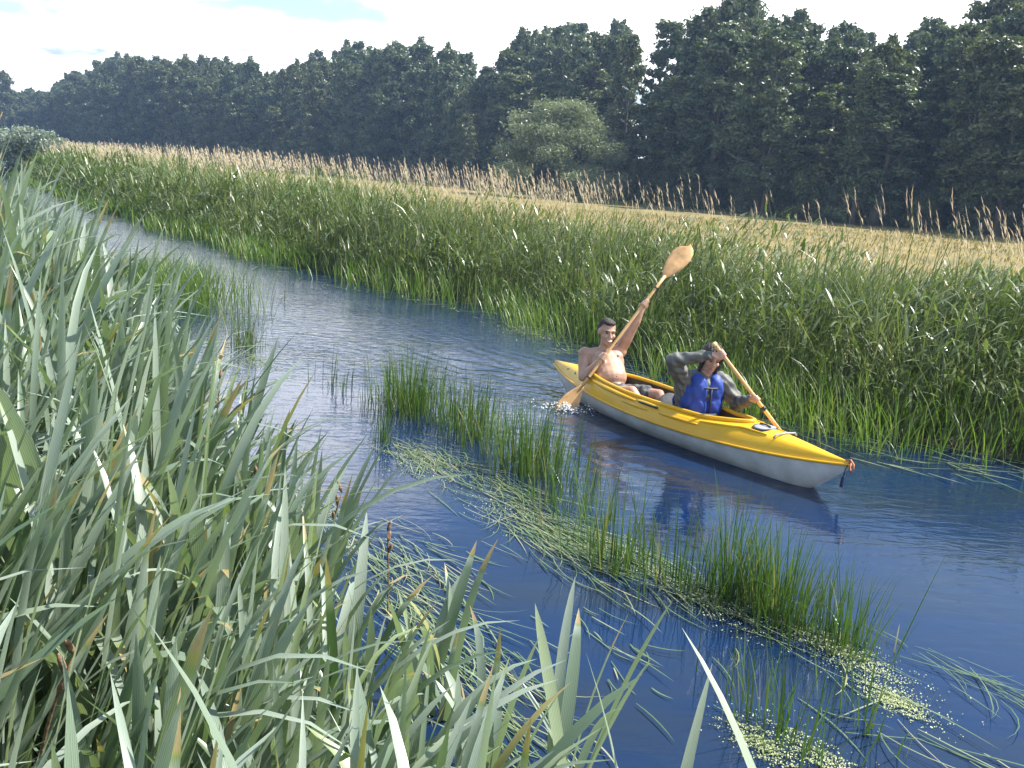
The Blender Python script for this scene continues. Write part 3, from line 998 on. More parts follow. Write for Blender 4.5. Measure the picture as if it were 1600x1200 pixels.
def build_hero_clumps():
    """clumps whose single leaves stand out: every leaf its own object"""
    var = {}
    for kind in range(3):
        for k in range(9):
            ln = random.uniform(.85, 1.0)
            cv = [random.uniform(.1, .5), random.uniform(.7, 1.3), random.uniform(1.5, 2.3)][kind]
            t = float(np.clip(random.gauss(.5, .2), 0, .92))
            if k == 8 and kind == 1: t = .93
            var[(kind, k)] = blade_mesh('leaf', M['near_blade'], [blades(np.zeros((1, 3)), ln, random.uniform(.028, .046), 0, random.uniform(.03, .16), cv, 12, [1.5, 2.2, 3.2][kind], t, .2, random.uniform(-.5, .5), 'iris', True, random.uniform(-.4, .4), np.array([random.choice((0, 0, 0, .1, .2))]))])
    spots = [  # photo place of the clump's foot, height of the foot, leaves, leaf length, lean direction, label
        ((120, 1010), .45, 16, 1.15, .2, 'clump of long striped upright sword leaves nearest the lower left corner'),
        ((20, 800), .5, 16, 1.25, .4, 'sword leaved clump at the left edge of the near bank'),
        ((70, 600), .5, 14, 1.5, .3, 'tallest sword leaves reaching up to the far river on the left'),
        ((250, 900), .35, 16, 1.1, .1, 'arching sword leaved clump in the middle of the near bank'),
        ((330, 1090), .35, 14, .95, .0, 'broad sword leaved clump low on the near bank by the brown spikes'),
        ((260, 720), .35, 14, 1.1, .2, 'pale arching clump leaning out from the bank towards the small rush tuft'),
        ((380, 870), .15, 14, .95, .2, 'pale arching clump at the water edge left of the calm pool'),
        ((470, 1010), .10, 13, .85, .3, 'leaning clump beside the dark brown flower spikes'),
        ((560, 1180), .05, 14, .80, .9, 'deep green clump with one very wide leaf at the bottom'),
        ((680, 1120), -.02, 13, .78, 1.2, 'upright clump standing in the water before the floating ribbons'),
        ((760, 1230), -.03, 10, .72, 1.3, 'upright clump with a yellow dead leaf at the bottom centre'),
        ((880, 1250), -.03, 9, .85, 1.2, 'clump with one tall pointed leaf over open water right of centre'),
        ((430, 1190), .15, 14, .85, .5, 'dense clump at the bottom left of centre'),
        ((200, 1180), .35, 14, .85, .2, 'low clump at the very bottom left'),
    ]
    for (pp, z, nl, ln, az, label) in spots:
        x, y = W(pp[0], pp[1], z)
        e = empty('sedge_clump', (x, y, z - .05))
        tag(e, label, 'plant', 'sword leaved clumps of the near bank')
        for k in range(nl):
            kind = random.choices((0, 1, 2), (5, 3, 2))[0]
            v = random.randrange(9) if random.random() < .5 else random.randrange(8)
            o = obj('leaf', var[(kind, v)], e)
            r = .11 * math.sqrt(random.random()); a = random.uniform(0, 6.28)
            o.location = (r * math.cos(a), r * math.sin(a), 0)
            a2 = random.gauss(az, .9) if random.random() < .7 else random.uniform(0, 6.28)
            tilt = abs(random.gauss(.10, .10))
            q = Quaternion((-math.sin(a2), math.cos(a2), 0), tilt) @ Quaternion((0, 0, 1), a2)
            o.rotation_mode = 'QUATERNION'; o.rotation_quaternion = q
            sc = ln * random.uniform(.7, 1.15)
            wv = random.uniform(.85, 1.5) / max(sc, .5) ** .5
            o.scale = (sc, sc * wv, sc)
    # three leaves of a plant just below the frame on the right
    e = empty('sedge_clump', (.82, 1.72, -.03)); tag(e, 'single long pale leaf arching in from the lower right over open water', 'plant')
    mv = blade_mesh('leaf', M['near_blade'], [blades(np.zeros((1, 3)), 1.36, .034, math.radians(121), .12, .95, 14, 1.3, .8, .15, .4, 'iris', True)]); obj('leaf', mv, e)
    e = empty('sedge_clump', (.43, 2.05, -.03)); tag(e, 'two twisted broad leaves rising from the bottom edge right of centre', 'plant')
    for (a, c, l_, w_) in ((140, .45, 1.12, .040), (60, .5, 1.08, .036), (190, .6, .75, .03)):
        obj('leaf', blade_mesh('leaf', M['near_blade'], [blades(np.zeros((1, 3)), l_, w_, math.radians(a), .05, c, 10, 1.4, .6, .2, .8, 'iris', True)]), e)
    # brown flower spikes
    for i, (pp, z, h, lb) in enumerate((((500, 960), .1, .62, 'tall dark brown flower spike leaning over the calm pool'), ((335, 800), .3, .75, 'brown flower spike in the middle of the sedge'),
                         ((605, 980), .0, .5, 'short brown flower spike above the floating ribbons'), ((300, 900), .35, .7, 'dark brown spike with a yellowed leaf behind it'),
                         ((340, 1000), .3, .7, 'brown spike low in the sedge near the bottom'), ((10, 420), .5, 1.75, 'tall straw grass head rising above the horizon at the left edge'), ((55, 1300), .5, .5, 'fluffy brown spike at the lower left corner'))):
        x, y = W(pp[0], pp[1], z)
        if i == 5: x, y = -2.62, 4.75
        e = empty('flower_spike', (x, y, z)); tag(e, lb, 'plant', 'brown flower spikes in the sedge')
        st = MB(); ang = random.uniform(-.1, .5) if i != 5 else .05; p = [(math.sin(ang * t) * h * t * .5, 0, h * t) for t in np.linspace(0, 1, 8)]
        st.tube(p, [.004] * 7 + [.002], 6)
        obj('stem', st.mesh('stem', M['stem'] if i == 5 else M['brown_spike']), e)
        for k in range(3 if i != 5 else 14):
            t = 1 - .11 * k if i != 5 else 1 - .022 * k
            q = np.array([math.sin(ang * t) * h * t * .5, 0, h * t]); a = random.uniform(0, 6.28)
            mb = MB(); ln = .055 if i != 5 else .10
            w_ = np.array([math.cos(a) * .45, math.sin(a) * .45, 1.0]); w_ /= np.linalg.norm(w_)
            mb.tube([q, q + w_ * ln * .3, q + w_ * ln * .7, q + w_ * ln], [.004, .009, .008, .002] if i != 5 else [.002, .005, .004, .001], 7)
            obj('spikelet', mb.mesh('spikelet', M['brown_spike'] if i != 5 else M['plume']), e)


build_hero_clumps()


def build_rushes():
    L = [  # centre in photo, spread along/across the current (m), stems, height, label
        ((383, 545), (.22, .14), 130, .62, 'small rush tuft nearest the left bank in mid river'),
        ((525, 605), (.36, .12), 34, .42, 'sparse dark broken rush stems left of the large green tuft'),
        ((640, 640), (.40, .26), 520, .66, 'large bright green rush tuft at the upstream end of the row'),
        ((600, 690), (.10, .08), 40, .5, 'few thin rush stems at the left tip of the yellow floating weed'),
        ((735, 680), (.42, .22), 330, .60, 'green rushes second in the row from upstream'),
        ((830, 735), (.40, .24), 420, .62, 'bright bushy rushes in the middle of the row by the kayak'),
        ((960, 880), (.26, .16), 150, .62, 'thin tall rushes over the floating ribbons'),
        ((1060, 920), (.22, .12), 90, .52, 'sparse rushes between the thin tall ones and the densest tuft'),
        ((1135, 930), (.16, .10), 150, .66, 'tall dark rushes at the left side of the densest tuft'),
        ((1215, 965), (.26, .13), 420, .52, 'densest dark green rush tuft off the kayak bow'),
        ((1320, 1010), (.16, .10), 130, .48, 'rushes at the downstream end of the row beside the duckweed'),
        ((1215, 1150), (.26, .10), 90, .40, 'low yellowish rushes by the lowest duckweed raft'),
        ((1350, 1130), (.20, .08), 28, .42, 'few leaning rush stems among the duckweed at the lower right'),
        ((880, 800), (.35, .20), 110, .55, 'loose rushes between the bushy tuft and the floating ribbons'),
    ]
    dv = np.array([.52, -.854])
    for (pp, sp, n, h, lb) in L:
        x, y = W(*pp)
        a = rng.normal(size=(n, 2)) * .62
        X = a[:, :1] * sp[0] * dv + a[:, 1:] * sp[1] * np.array([dv[1], -dv[0]])
        rr = np.hypot(a[:, 0], a[:, 1])
        n = int(n * .95); a = a[:n]; X = X[:n]; rr = rr[:n]
        H = h * U(.3, 1.15, n) * np.interp(rr, [0, 1.6], [1.05, .7])
        lean = np.abs(rng.normal(0, .13, n)) + .04 * rr
        az = np.arctan2(X[:, 1], X[:, 0]) + rng.normal(0, 1.0, n)
        mesh = [blades(np.stack([X[:, 0], X[:, 1], np.full(n, -.08)], -1), H + .08, U(.0045, .0095, n), az, lean, U(0, .45, n), 5, 2.0, np.clip(rng.normal(.45, .25, n), 0, 1), prof='rush', twist=U(-1, 1, n))]
        nb = max(3, n // 22)           # broken bent-over stems
        kk = rng.choice(n, nb)
        mesh.append(blades(np.stack([X[kk, 0], X[kk, 1], np.full(nb, -.05)], -1), H[kk] * .8 + .05, U(.004, .008, nb), U(0, 6.28, nb), U(.2, .7, nb), U(.6, 1.6, nb), 5, 1.2, U(.4, 1, nb), prof='rush'))
        o = obj('rush_tuft', blade_mesh('rush_tuft', M['rush'], mesh), None, (x, y, 0))
        tag(o, lb, 'rushes', 'rush tufts standing in the river')
    x, y = W(1392, 1035)
    o = obj('single_rush', blade_mesh('single_rush', M['rush'], [blades(np.array([[0, 0, -.05]]), .66, .008, .35, .32, .1, 5, 1, .2, prof='rush')]), None, (x, y, 0))
    tag(o, 'single long rush stem leaning right over open water', 'rushes')
    # plants trailing at the surface
    FL = [((665, 715), (.42, .22), 210, .26, -1.15, .35, 'floating weed', 'yellowish mat of floating leaves behind the rushes upstream'),
          ((850, 825), (.75, .26), 340, .42, -1.0, .25, 'floating weed', 'large mat of pale ribbon leaves trailing along the rush row'),
          ((1040, 895), (.55, .15), 110, .40, -1.0, .25, 'floating weed', 'thin mat of ribbon leaves downstream of the large mat'),
          ((620, 880), (.60, .30), 170, .38, -1.0, .22, 'floating weed', 'ribbon leaves floating between the near sedge and the calm pool'),
          ((690, 990), (.55, .26), 130, .40, -.95, .2, 'floating weed', 'ribbon leaves trailing past the upright clump in the water'),
          ((780, 1110), (.42, .18), 60, .38, -.95, .2, 'floating weed', 'few ribbon leaves floating near the bottom centre'),
          ((480, 790), (.45, .2), 60, .36, -1.1, .3, 'floating weed', 'ribbon leaves floating at the edge of the near bank'),
          ((1495, 1050), (.38, .11), 40, .42, -1.05, .18, 'floating weed', 'brownish comb of drowned stems at the lower right'),
          ((1330, 1075), (.75, .3), 26, .5, -.9, .5, 'floating weed', 'few long straws floating among the duckweed'),
          ((400, 560), (.4, .14), 70, .3, -1.0, .5, 'floating weed', 'flat leaves around the small tuft in mid river'),
          ((930, 1000), (.5, .3), 26, .24, -1.1, .2, 'floating weed', 'scattered single ribbon leaves on the dark open pool'),
          ((760, 745), (.6, .12), 60, .35, -1.0, .3, 'floating weed', 'ribbon leaves caught between the middle rushes')]
    for (pp, sp, n, ln, az, sa, cat, lb) in FL:
        x, y = W(*pp)
        a = rng.normal(size=(n, 2)) * .62
        X = a[:, :1] * sp[0] * dv + a[:, 1:] * sp[1] * np.array([dv[1], -dv[0]])
        q = (pp == (1495, 1050))
        mesh = blades(np.stack([X[:, 0], X[:, 1], U(.004, .016, n)], -1), ln * U(.4, 1.3, n), U(.0035, .0085, n) * (.8 if q else 1), az + rng.normal(0, sa, n), U(1.50, 1.58, n), U(-.06, .08, n), 5, 1.2, (U(.0, .35, n) if q else U(0, 1, n)), twist=None, prof='grass', azc=rng.normal(0, .55, n))
        V = mesh[0].copy(); V[:, 2] = np.maximum(V[:, 2], .004)
        o = obj('floating_weed', blade_mesh('floating_weed', M['float'], [(V, *mesh[1:])]), None, (x, y, 0))
        tag(o, lb, cat, kind='stuff')
    DK = [((1310, 1015), (.20, .07), 1000, 'duckweed raft beside the densest rushes'), ((1400, 1098), (.13, .06), 800, 'bright duckweed raft at the lower right'),
          ((1190, 1165), (.13, .06), 800, 'duckweed raft at the bottom edge by the arching leaf'), ((1090, 935), (.34, .09), 700, 'duckweed among the sparse rushes'),
          ((660, 725), (.34, .18), 500, 'duckweed specks in the yellowish weed mat'), ((800, 800), (.35, .14), 420, 'duckweed specks on the upper edge of the ribbon mat'),
          ((1290, 1190), (.22, .06), 700, 'duckweed raft at the bottom edge right of centre'), ((1240, 985), (.4, .12), 350, 'loose duckweed drifting from the densest rushes'),
          ((400, 570), (.22, .08), 160, 'duckweed around the small tuft in mid river'), ((1360, 1045), (.22, .1), 330, 'loose duckweed between two rafts'), ((840, 520), (.5, .3), 350, 'pale flecks by the far bank above the kayak stern')]
    ang = np.linspace(0, 2 * np.pi, 6, endpoint=False)
    hexa = np.stack([np.cos(ang), np.sin(ang), np.zeros(6)], -1)
    for (pp, sp, n, lb) in DK:
        x, y = W(*pp)
        n = int(n * 1.7)
        a = rng.normal(size=(n, 2)); a *= (np.abs(np.sin(a[:, :1] * 3.1 + a[:, 1:] * 2)) * .4 + .5)
        X = a[:, :1] * sp[0] * dv + a[:, 1:] * sp[1] * np.array([dv[1], -dv[0]])
        r = U(.0016, .0042, n) * (2.0 if pp == (840, 520) else 1)
        cen = np.stack([X[:, 0], X[:, 1], U(.005, .014, n)], -1)
        V = cen[:, None, :] + hexa[None] * r[:, None, None]
        V[:, :, 2] += (rng.normal(0, .0018, (n, 6)))
        b = np.arange(n)[:, None] * 6
        F = np.concatenate([b + np.array([0, 1, 2, 3]), b + np.array([0, 3, 4, 5])])
        o = obj('duckweed', np_mesh('duckweed', V.reshape(-1, 3), F, M['duckweed'], np.repeat(U(0, 1, n), 6)), None, (x, y, 0))
        tag(o, lb, 'duckweed', kind='stuff')


build_rushes()

# ------------------------------------------------------------------ kayak
M['yellow'] = principled('yellow_plastic', (.80, .47, .018), .33, 3.0, (.74, .40, .012), .12, 160)
M['yellow_pale'] = principled('yellow_pale', (.58, .40, .05), .4)
M['hull_white'] = principled('hull_white', (.62, .63, .63), .36, 5.5, (.44, .45, .44), .12, 60, detail=9)
M['cockpit'] = principled('cockpit_inside', (.16, .13, .07), .6, 4, (.07, .065, .06), .2, 50)
M['black'] = principled('black_rubber', (.018, .018, .02), .5)
M['grey_plastic'] = principled('grey_plastic', (.30, .31, .33), .4)
M['cord_red'] = principled('cord_red', (.45, .16, .08), .7)
M['navy'] = principled('navy_grip', (.02, .03, .07), .4)
M['wood'] = principled('paddle_wood', (.60, .34, .13), .42, 7, (.70, .43, .19), .15, 90)
M['wood_blade'] = leaf_mat('paddle_blade', [(0, (.62, .38, .17)), (1, (.74, .47, .22))], .5, .22, (1.2, .9, .5), .4, noise=9.0)
M['seat'] = principled('seat_black', (.03, .03, .035), .75, 30, (.05, .05, .055), .4, 120)

KM = Vector((1.495, 8.555, 0)); KRZ = math.atan2(-.852, .525)
HL = 1.995


def kw(u): return .365 * np.clip(1 - np.abs(u) ** 1.75, 0, 1) ** .93
def kseam(u): return .165 + .10 * np.abs(u) ** 3 + .02 * u
def kkeel(u): return -.085 + .335 * (np.clip(np.abs(u) - .765, 0, 1) / .235) ** 1.2
def kcen(u): return np.interp(u, [-1, -.8, -.6, -.2, .3, .5, .62, .8, .92, 1], [.285, .315, .32, .30, .30, .345, .345, .325, .31, .30])


CS0, CS1 = -1.18, .97                                    # cockpit ends


def kcock(s):
    t = np.clip((s - CS0) / (CS1 - CS0), 0, 1)
    return (.27) * np.sin(np.pi * np.clip(t, 0, 1) ** .80) ** .48 * np.where((s > CS0) & (s < CS1), 1, 0)


def build_kayak():
    e = empty('kayak', KM, KRZ)
    tag(e, 'yellow and white two seat open kayak gliding down the river', 'kayak')
    us = np.concatenate([-np.linspace(1, .82, 12), np.linspace(-.80, .80, 81), np.linspace(.82, 1, 12)])
    ss = us * HL
    w = np.maximum(kw(us), .004); zs = kseam(us); zk = np.minimum(kkeel(us), zs - .012)
    # hull
    ph = np.linspace(-np.pi / 2, np.pi / 2, 19)
    ty = np.sign(np.sin(ph)) * np.abs(np.sin(ph)) ** 1.0
    tz = 1 - np.abs(np.cos(ph)) ** 1.0
    V = np.stack([np.repeat(ss[:, None], 19, 1), w[:, None] * ty[None], zk[:, None] + (zs - zk)[:, None] * tz[None]], -1).reshape(-1, 3)
    n, k = len(ss), 19
    i, j = np.meshgrid(np.arange(n - 1), np.arange(k - 1), indexing='ij')
    q = np.stack([i * k + j, (i + 1) * k + j, (i + 1) * k + j + 1, i * k + j + 1], -1).reshape(-1, 4)
    obj('hull', np_mesh('hull', V, q, M['hull_white']), e)
    # deck, both sides, from the seam up to the cockpit edge or centre line
    def rimz(s, c, u): return kcen(u)
    V, F = [], []
    c = kcock(ss); zc = kcen(us)
    K = 9
    for sgn in (-1, 1):
        b = len(V) * 0 + sum(len(v) for v in V)
        t = np.linspace(0, 1, K)
        Y = sgn * (w[:, None] * 1.012 + (c - w * 1.012)[:, None] * t[None])
        Z = zs[:, None] - .012 + (zc - zs + .012)[:, None] * (np.sin(t * np.pi / 2) ** .72)[None]
        # a chine running along the side decks
        Z += .012 * np.exp(-((t - .45) / .13) ** 2)[None] * np.clip(1 - np.abs(us) ** 4, 0, 1)[:, None]
        v = np.stack([np.repeat(ss[:, None], K, 1), Y, Z], -1).reshape(-1, 3)
        i, j = np.meshgrid(np.arange(n - 1), np.arange(K - 1), indexing='ij')
        q = np.stack([i * K + j, (i + 1) * K + j, (i + 1) * K + j + 1, i * K + j + 1], -1).reshape(-1, 4)
        if sgn > 0: q = q[:, ::-1]
        V.append(v); F.append(q + b)
    obj('deck', np_mesh('deck', np.concatenate(V), np.concatenate(F), M['yellow']), e)
    # seam bead
    for sgn in (-1, 1):
        mb = MB(); mb.tube(np.stack([ss, sgn * (w + .006), zs - .004], -1), .011, 6)
        obj('seam_trim', mb.mesh('seam_trim', M['yellow']), e)
    # coaming
    sr = CS0 + (CS1 - CS0) * (.5 - .5 * np.cos(np.linspace(0, np.pi, 60)))
    ur = sr / HL
    L_ = np.stack([sr, kcock(sr), kcen(ur) + .012], -1); R_ = L_.copy(); R_[:, 1] *= -1
    ring = np.concatenate([L_, R_[::-1][1:-1], L_[:1]])
    mb = MB(); mb.tube(ring, .019, 8); obj('coaming', mb.mesh('coaming', M['yellow']), e)
    # inside of the cockpit
    n = len(sr); K = 9
    cc = kcock(sr); t = np.linspace(-1, 1, 2 * K - 1)
    ww = np.maximum(np.minimum(kw(ur) * .9, cc + .05), cc * .98)
    Y = np.sign(t)[None] * np.minimum(np.abs(t)[None] ** .55, 1) * ww[:, None]
    Y[:, 0] = -cc; Y[:, -1] = cc
    Z = -.045 + (kcen(ur) + .045)[:, None] * (np.abs(t) ** 3.2)[None]
    V = np.stack([np.repeat(sr[:, None], 2 * K - 1, 1), Y, Z], -1).reshape(-1, 3)
    k = 2 * K - 1
    i, j = np.meshgrid(np.arange(n - 1), np.arange(k - 1), indexing='ij')
    q = np.stack([i * k + j, (i + 1) * k + j, (i + 1) * k + j + 1, i * k + j + 1], -1).reshape(-1, 4)
    obj('cockpit_liner', np_mesh('cockpit_liner', V, q, M['cockpit']), e)
    # moulded bars on the side decks
    def deck_pt(s, f, sgn, lift=0):
        u = s / HL; ww_ = float(kw(u)) * 1.012; c_ = float(kcock(np.array([s]))[0])
        z = float(kseam(u)) - .012 + (float(kcen(u)) - float(kseam(u)) + .012) * math.sin(f * math.pi / 2) ** .72 + .012 * math.exp(-((f - .45) / .13) ** 2)
        return np.array([s, sgn * (ww_ + (c_ - ww_) * f), z + lift])
    for sgn in (-1, 1):
        for (a, b_, f, r, mt) in ((-1.0, -.18, .50, .022, 'yellow'), (-.36, .02, .30, .016, 'yellow'), (.18, .62, .34, .016, 'yellow'), (-.16, .12, .60, .020, 'yellow_pale'), (.62, 1.25, .5, .012, 'yellow')):
            s_ = np.linspace(a, b_, 14)
            mb = MB(); mb.tube([deck_pt(x, f, sgn, .001) for x in s_], r * np.sin(np.linspace(.12, np.pi - .12, 14)) ** .35, 8)
            obj('deck_rib', mb.mesh('deck_rib', M[mt]), e)
    mb = MB(); mb.tube([deck_pt(x, .42, -1, .016) for x in np.linspace(-.12, .14, 6)], .008, 6); obj('paddle_clip', mb.mesh('paddle_clip', M['black']), e)
    # round hatch, carry bar, bungees, bow toggle
    hs = 1.12; hz = float(kcen(hs / HL))
    a = np.linspace(0, 2 * np.pi, 33)
    mb = MB(); mb.tube(np.stack([hs + .085 * np.cos(a), -.0 + .105 * np.sin(a), hz - .004 - .10 * np.abs(np.sin(a)) ** 2 * .12 + 0 * a], -1), .010, 6, False)
    h = obj('hatch_ring', mb.mesh('hatch_ring', M['black']), e)
    mb = MB(); mb.ell((hs, 0, hz - .004), (.08, .10, .012), 20); obj('hatch_cover', mb.mesh('hatch_cover', M['grey_plastic']), h)
    mb = MB(); mb.tube([(hs - .06, 0, hz + .012), (hs, 0, hz + .02), (hs + .06, 0, hz + .012)], .007, 6); obj('hatch_grip', mb.mesh('hatch_grip', M['black']), h)
    bs = 1.34; bz = float(kcen(bs / HL))
    mb = MB(); mb.tube([(bs, -.13, bz - .02), (bs, -.11, bz + .002), (bs, 0, bz + .010), (bs, .11, bz + .002), (bs, .13, bz - .02)], .0075, 8); obj('carry_bar', mb.mesh('carry_bar', M['grey_plastic']), e)
    for (s0, s1) in ((-1.42, -1.62), (-1.62, -1.42)):
        mb = MB(); mb.tube([deck_pt(s0, .25, -1, .01), deck_pt((s0 + s1) / 2, 1, -1, .008), deck_pt(s1, .25, 1, .01)], .005, 6); obj('deck_cord', mb.mesh('deck_cord', M['black']), e)
    mb = MB(); mb.tube([(1.95, 0, .30), (1.99, 0, .315), (2.03, -.01, .29), (2.04, -.02, .26), (2.02, -.02, .235), (2.0, -.01, .26), (1.99, 0, .30)], .008, 6); obj('bow_loop', mb.mesh('bow_loop', M['cord_red']), e)
    mb = MB(); mb.tube([(1.985, .0, .30), (1.99, -.045, .25), (1.985, -.05, .19)], .005, 6)
    c_ = obj('toggle_cord', mb.mesh('toggle_cord', M['black']), e)
    mb = MB(); mb.cap((1.985, -.05, .19), (1.98, -.052, .12), .012, .014); obj('toggle', mb.mesh('toggle', M['navy']), c_)
    # seats
    for (s, b_) in ((-.92, -1.12), (.22, .02)):
        mb = MB(); mb.ell((s, 0, .045), (.22, .21, .035), 16); seat = obj('seat', mb.mesh('seat', M['seat']), e)
        mb = MB(); mb.ell((b_ - .03, 0, .20), ((.04, 0, .03), (0, .19, 0), (-.09, 0, .15)), 16); obj('backrest', mb.mesh('backrest', M['seat']), seat)
    return e


kayak = build_kayak()
KMAT = Matrix.Translation(KM) @ Matrix.Rotation(KRZ, 4, 'Z')


def K3(p):
    """(along the bow, to the paddlers' right, up) -> kayak axes"""
    return np.array([p[0], -p[1], p[2]], float)


def kempty(name, p):
    q = KMAT @ Vector(K3(p))
    return empty(name, q, KRZ)


def unit(v):
    v = np.asarray(v, float); return v / np.linalg.norm(v)


def perp(d, hint):
    h = np.asarray(hint, float); h = h - d * (h @ d); return unit(h)


# ------------------------------------------------------------------ paddles
def paddle_blade(base, d, lat, L, Wd, flip=1):
    """spoon blade: solid, slightly dished; returns MB"""
    nrm = unit(np.cross(d, lat))
    ts = np.linspace(0, 1, 15)
    half = Wd / 2 * np.interp(ts, [0, .05, .2, .45, .7, .88, .96, 1], [.14, .2, .55, .9, 1, .82, .5, .06])
    xs = np.linspace(-1, 1, 9)
    V = []
    for side in (1, -1):
        for t, hw in zip(ts, half):
            for x in xs:
                th = .006 * (1 - .6 * abs(x)) * (1 if 0 < t < 1 else .4)
                dish = .025 * (x * x) * (hw / (Wd / 2)) + .03 * t * t
                V.append(np.asarray(base) + d * (L * t + .02 * flip * x * t) + lat * hw * x + nrm * (dish + side * th))
    V = np.array(V); n, k = 15, 9
    i, j = np.meshgrid(np.arange(n - 1), np.arange(k - 1), indexing='ij')
    q = np.stack([i * k + j, (i + 1) * k + j, (i + 1) * k + j + 1, i * k + j + 1], -1).reshape(-1, 4)
    o = n * k
    Q = [q, q[:, ::-1] + o]
    edge = []
    for i in range(n - 1):
        for c0 in (0, k - 1):
            a, b = i * k + c0, (i + 1) * k + c0
            edge.append((a, b, b + o, a + o) if c0 == k - 1 else (b, a, a + o, b + o))
    for j in range(k - 1):
        for r_ in (0, n - 1):
            a, b = r_ * k + j, r_ * k + j + 1
            edge.append((a, b, b + o, a + o) if r_ == 0 else (b, a, a + o, b + o))
    Q.append(np.array(edge))
    mb = MB(); mb.add(V, np.concatenate(Q)); return mb


def blade_obj(mb, off, parent):
    V = np.concatenate(mb.V) - off
    me = np_mesh('blade', V, np.concatenate(mb.F4), M['wood_blade'], np.full(len(V), .5))
    return obj('blade', me, parent)


PA = K3((-1.02, .464, .05)); PLH = K3((-1.03, -.38, 1.045)); PD = unit(PLH - PA)
VIEW = unit(np.array((KMAT.inverted() @ CAMP)) - PA)


def build_paddles():
    e = kempty('double_paddle', (-1.02, .464, .05)); off = PA
    tag(e, 'tan double bladed paddle swung by the bare chested man', 'paddle')
    mb = MB(); mb.tube([PA + PD * t for t in np.linspace(.18, 1.66, 10)], .0155, 12)
    obj('shaft', mb.mesh('shaft', M['wood'], off), e)
    lat = unit(np.cross(PD, VIEW)); lat = unit(lat + .25 * VIEW)
    blade_obj(paddle_blade(PA + PD * 1.62, PD, lat, .47, .215), off, e)
    lat2 = unit(np.cross(PD, VIEW)); lat2 = unit(lat2 - .15 * VIEW)
    blade_obj(paddle_blade(PA + PD * .24, -PD, lat2, .45, .205), off, e)
    for t in (.34, 1.5):
        mb = MB(); mb.tube([PA + PD * (t - .008), PA + PD * (t + .008)], .021, 12); obj('drip_ring', mb.mesh('drip_ring', M['black'], off), e)


build_paddles()

# ------------------------------------------------------------------ people
M['skin_m'] = principled('skin_tan', (.40, .215, .135), .45, 7, (.53, .325, .225), .08, 120)
M['skin_w'] = principled('skin_fair', (.46, .26, .18), .5, 14, (.56, .34, .26), .06, 120)
M['hair'] = principled('hair_dark', (.018, .014, .012), .5, 60, (.04, .03, .024), .8, 220)
M['shorts'] = principled('shorts_print', (.02, .02, .022), .8, 26, (.16, .16, .16), .3, 80)
M['jacket'] = principled('jacket_olive', (.085, .088, .080), .55, 6, (.12, .122, .11), .35, 70)
M['vest'] = principled('vest_blue', (.015, .045, .27), .6, 5, (.022, .065, .35), .25, 60)
M['strap'] = principled('strap_black', (.012, .014, .03), .6)
M['teeth'] = principled('teeth', (.75, .73, .68), .3)
M['eye'] = principled('eye_dark', (.015, .012, .01), .2)
M['lip'] = principled('lip', (.42, .17, .14), .45)
M['brow'] = principled('brow', (.03, .022, .018), .7)


def frame(f, u):
    f = unit(f); u = perp(f, u); r = np.cross(f, u)     # r = the person's right
    return f, u, r


def head_solid(mb, c, f, u, r, s=1.0, male=True):
    c = np.asarray(c, float)
    E = lambda o, a, k=16: mb.ell(c + s * (f * o[0] + r * o[1] + u * o[2]), s * np.stack([f * a[0], r * a[1], u * a[2]]), k)
    E((-.010, 0, .030), (.098, .076, .090), 20)      # skull
    E((.030, 0, -.030), (.062, .062, .075))          # face
    E((.048, 0, -.080), (.042, .046, .036))          # jaw and chin
    E((.074, 0, -.098), (.017, .022, .017))
    E((.078, 0, .030), (.018, .055, .014))           # brow ridge
    mb.cap(c + s * (f * .090 + u * .018), c + s * (f * .112 - u * .024), .0085 * s, .0135 * s, 8)   # nose
    for k in (-1, 1):
        E((.094, k * .012, -.026), (.010, .010, .008), 8)
        E((.062, k * .042, -.022), (.028, .022, .020), 10)   # cheeks
        E((-.006, k * .078, -.004), (.018, .010, .032), 10)  # ears
    E((.088, 0, -.058), (.014, .026, .009), 10)


def face_bits(parent, c, f, u, r, off, s=1.0, smile=True):
    c = np.asarray(c, float) - off
    P = lambda a, b, d: c + s * (f * a + r * b + u * d)
    for k in (-1, 1):
        mb = MB(); mb.ell(P(.0865, k * .031, .010), s * np.stack([f * .008, r * .0115, u * .0048]), 10); obj('eye', mb.mesh('eye', M['eye']), parent)
        mb = MB(); mb.tube([P(.092, k * .012, .027), P(.094, k * .030, .033), P(.082, k * .050, .026)], [.003 * s, .0038 * s, .002 * s], 6); obj('eyebrow', mb.mesh('eyebrow', M['brow']), parent)
    lips = MB()
    if smile:
        lips.tube([P(.078, -.034, -.050), P(.095, -.018, -.062), P(.100, 0, -.066), P(.095, .018, -.062), P(.078, .034, -.050)], np.array([.003, .006, .007, .006, .003]) * s, 8)
        obj('mouth', lips.mesh('mouth', M['lip']), parent)
        t = MB(); t.tube([P(.084, -.026, -.051), P(.102, -.012, -.059), P(.106, 0, -.061), P(.102, .012, -.059), P(.084, .026, -.051)], np.array([.002, .004, .0045, .004, .002]) * s, 8)
        obj('teeth', t.mesh('teeth', M['teeth']), parent)
    else:
        lips.tube([P(.088, -.024, -.060), P(.101, 0, -.058), P(.088, .024, -.060)], np.array([.004, .008, .004]) * s, 8)
        obj('mouth', lips.mesh('mouth', M['lip']), parent)


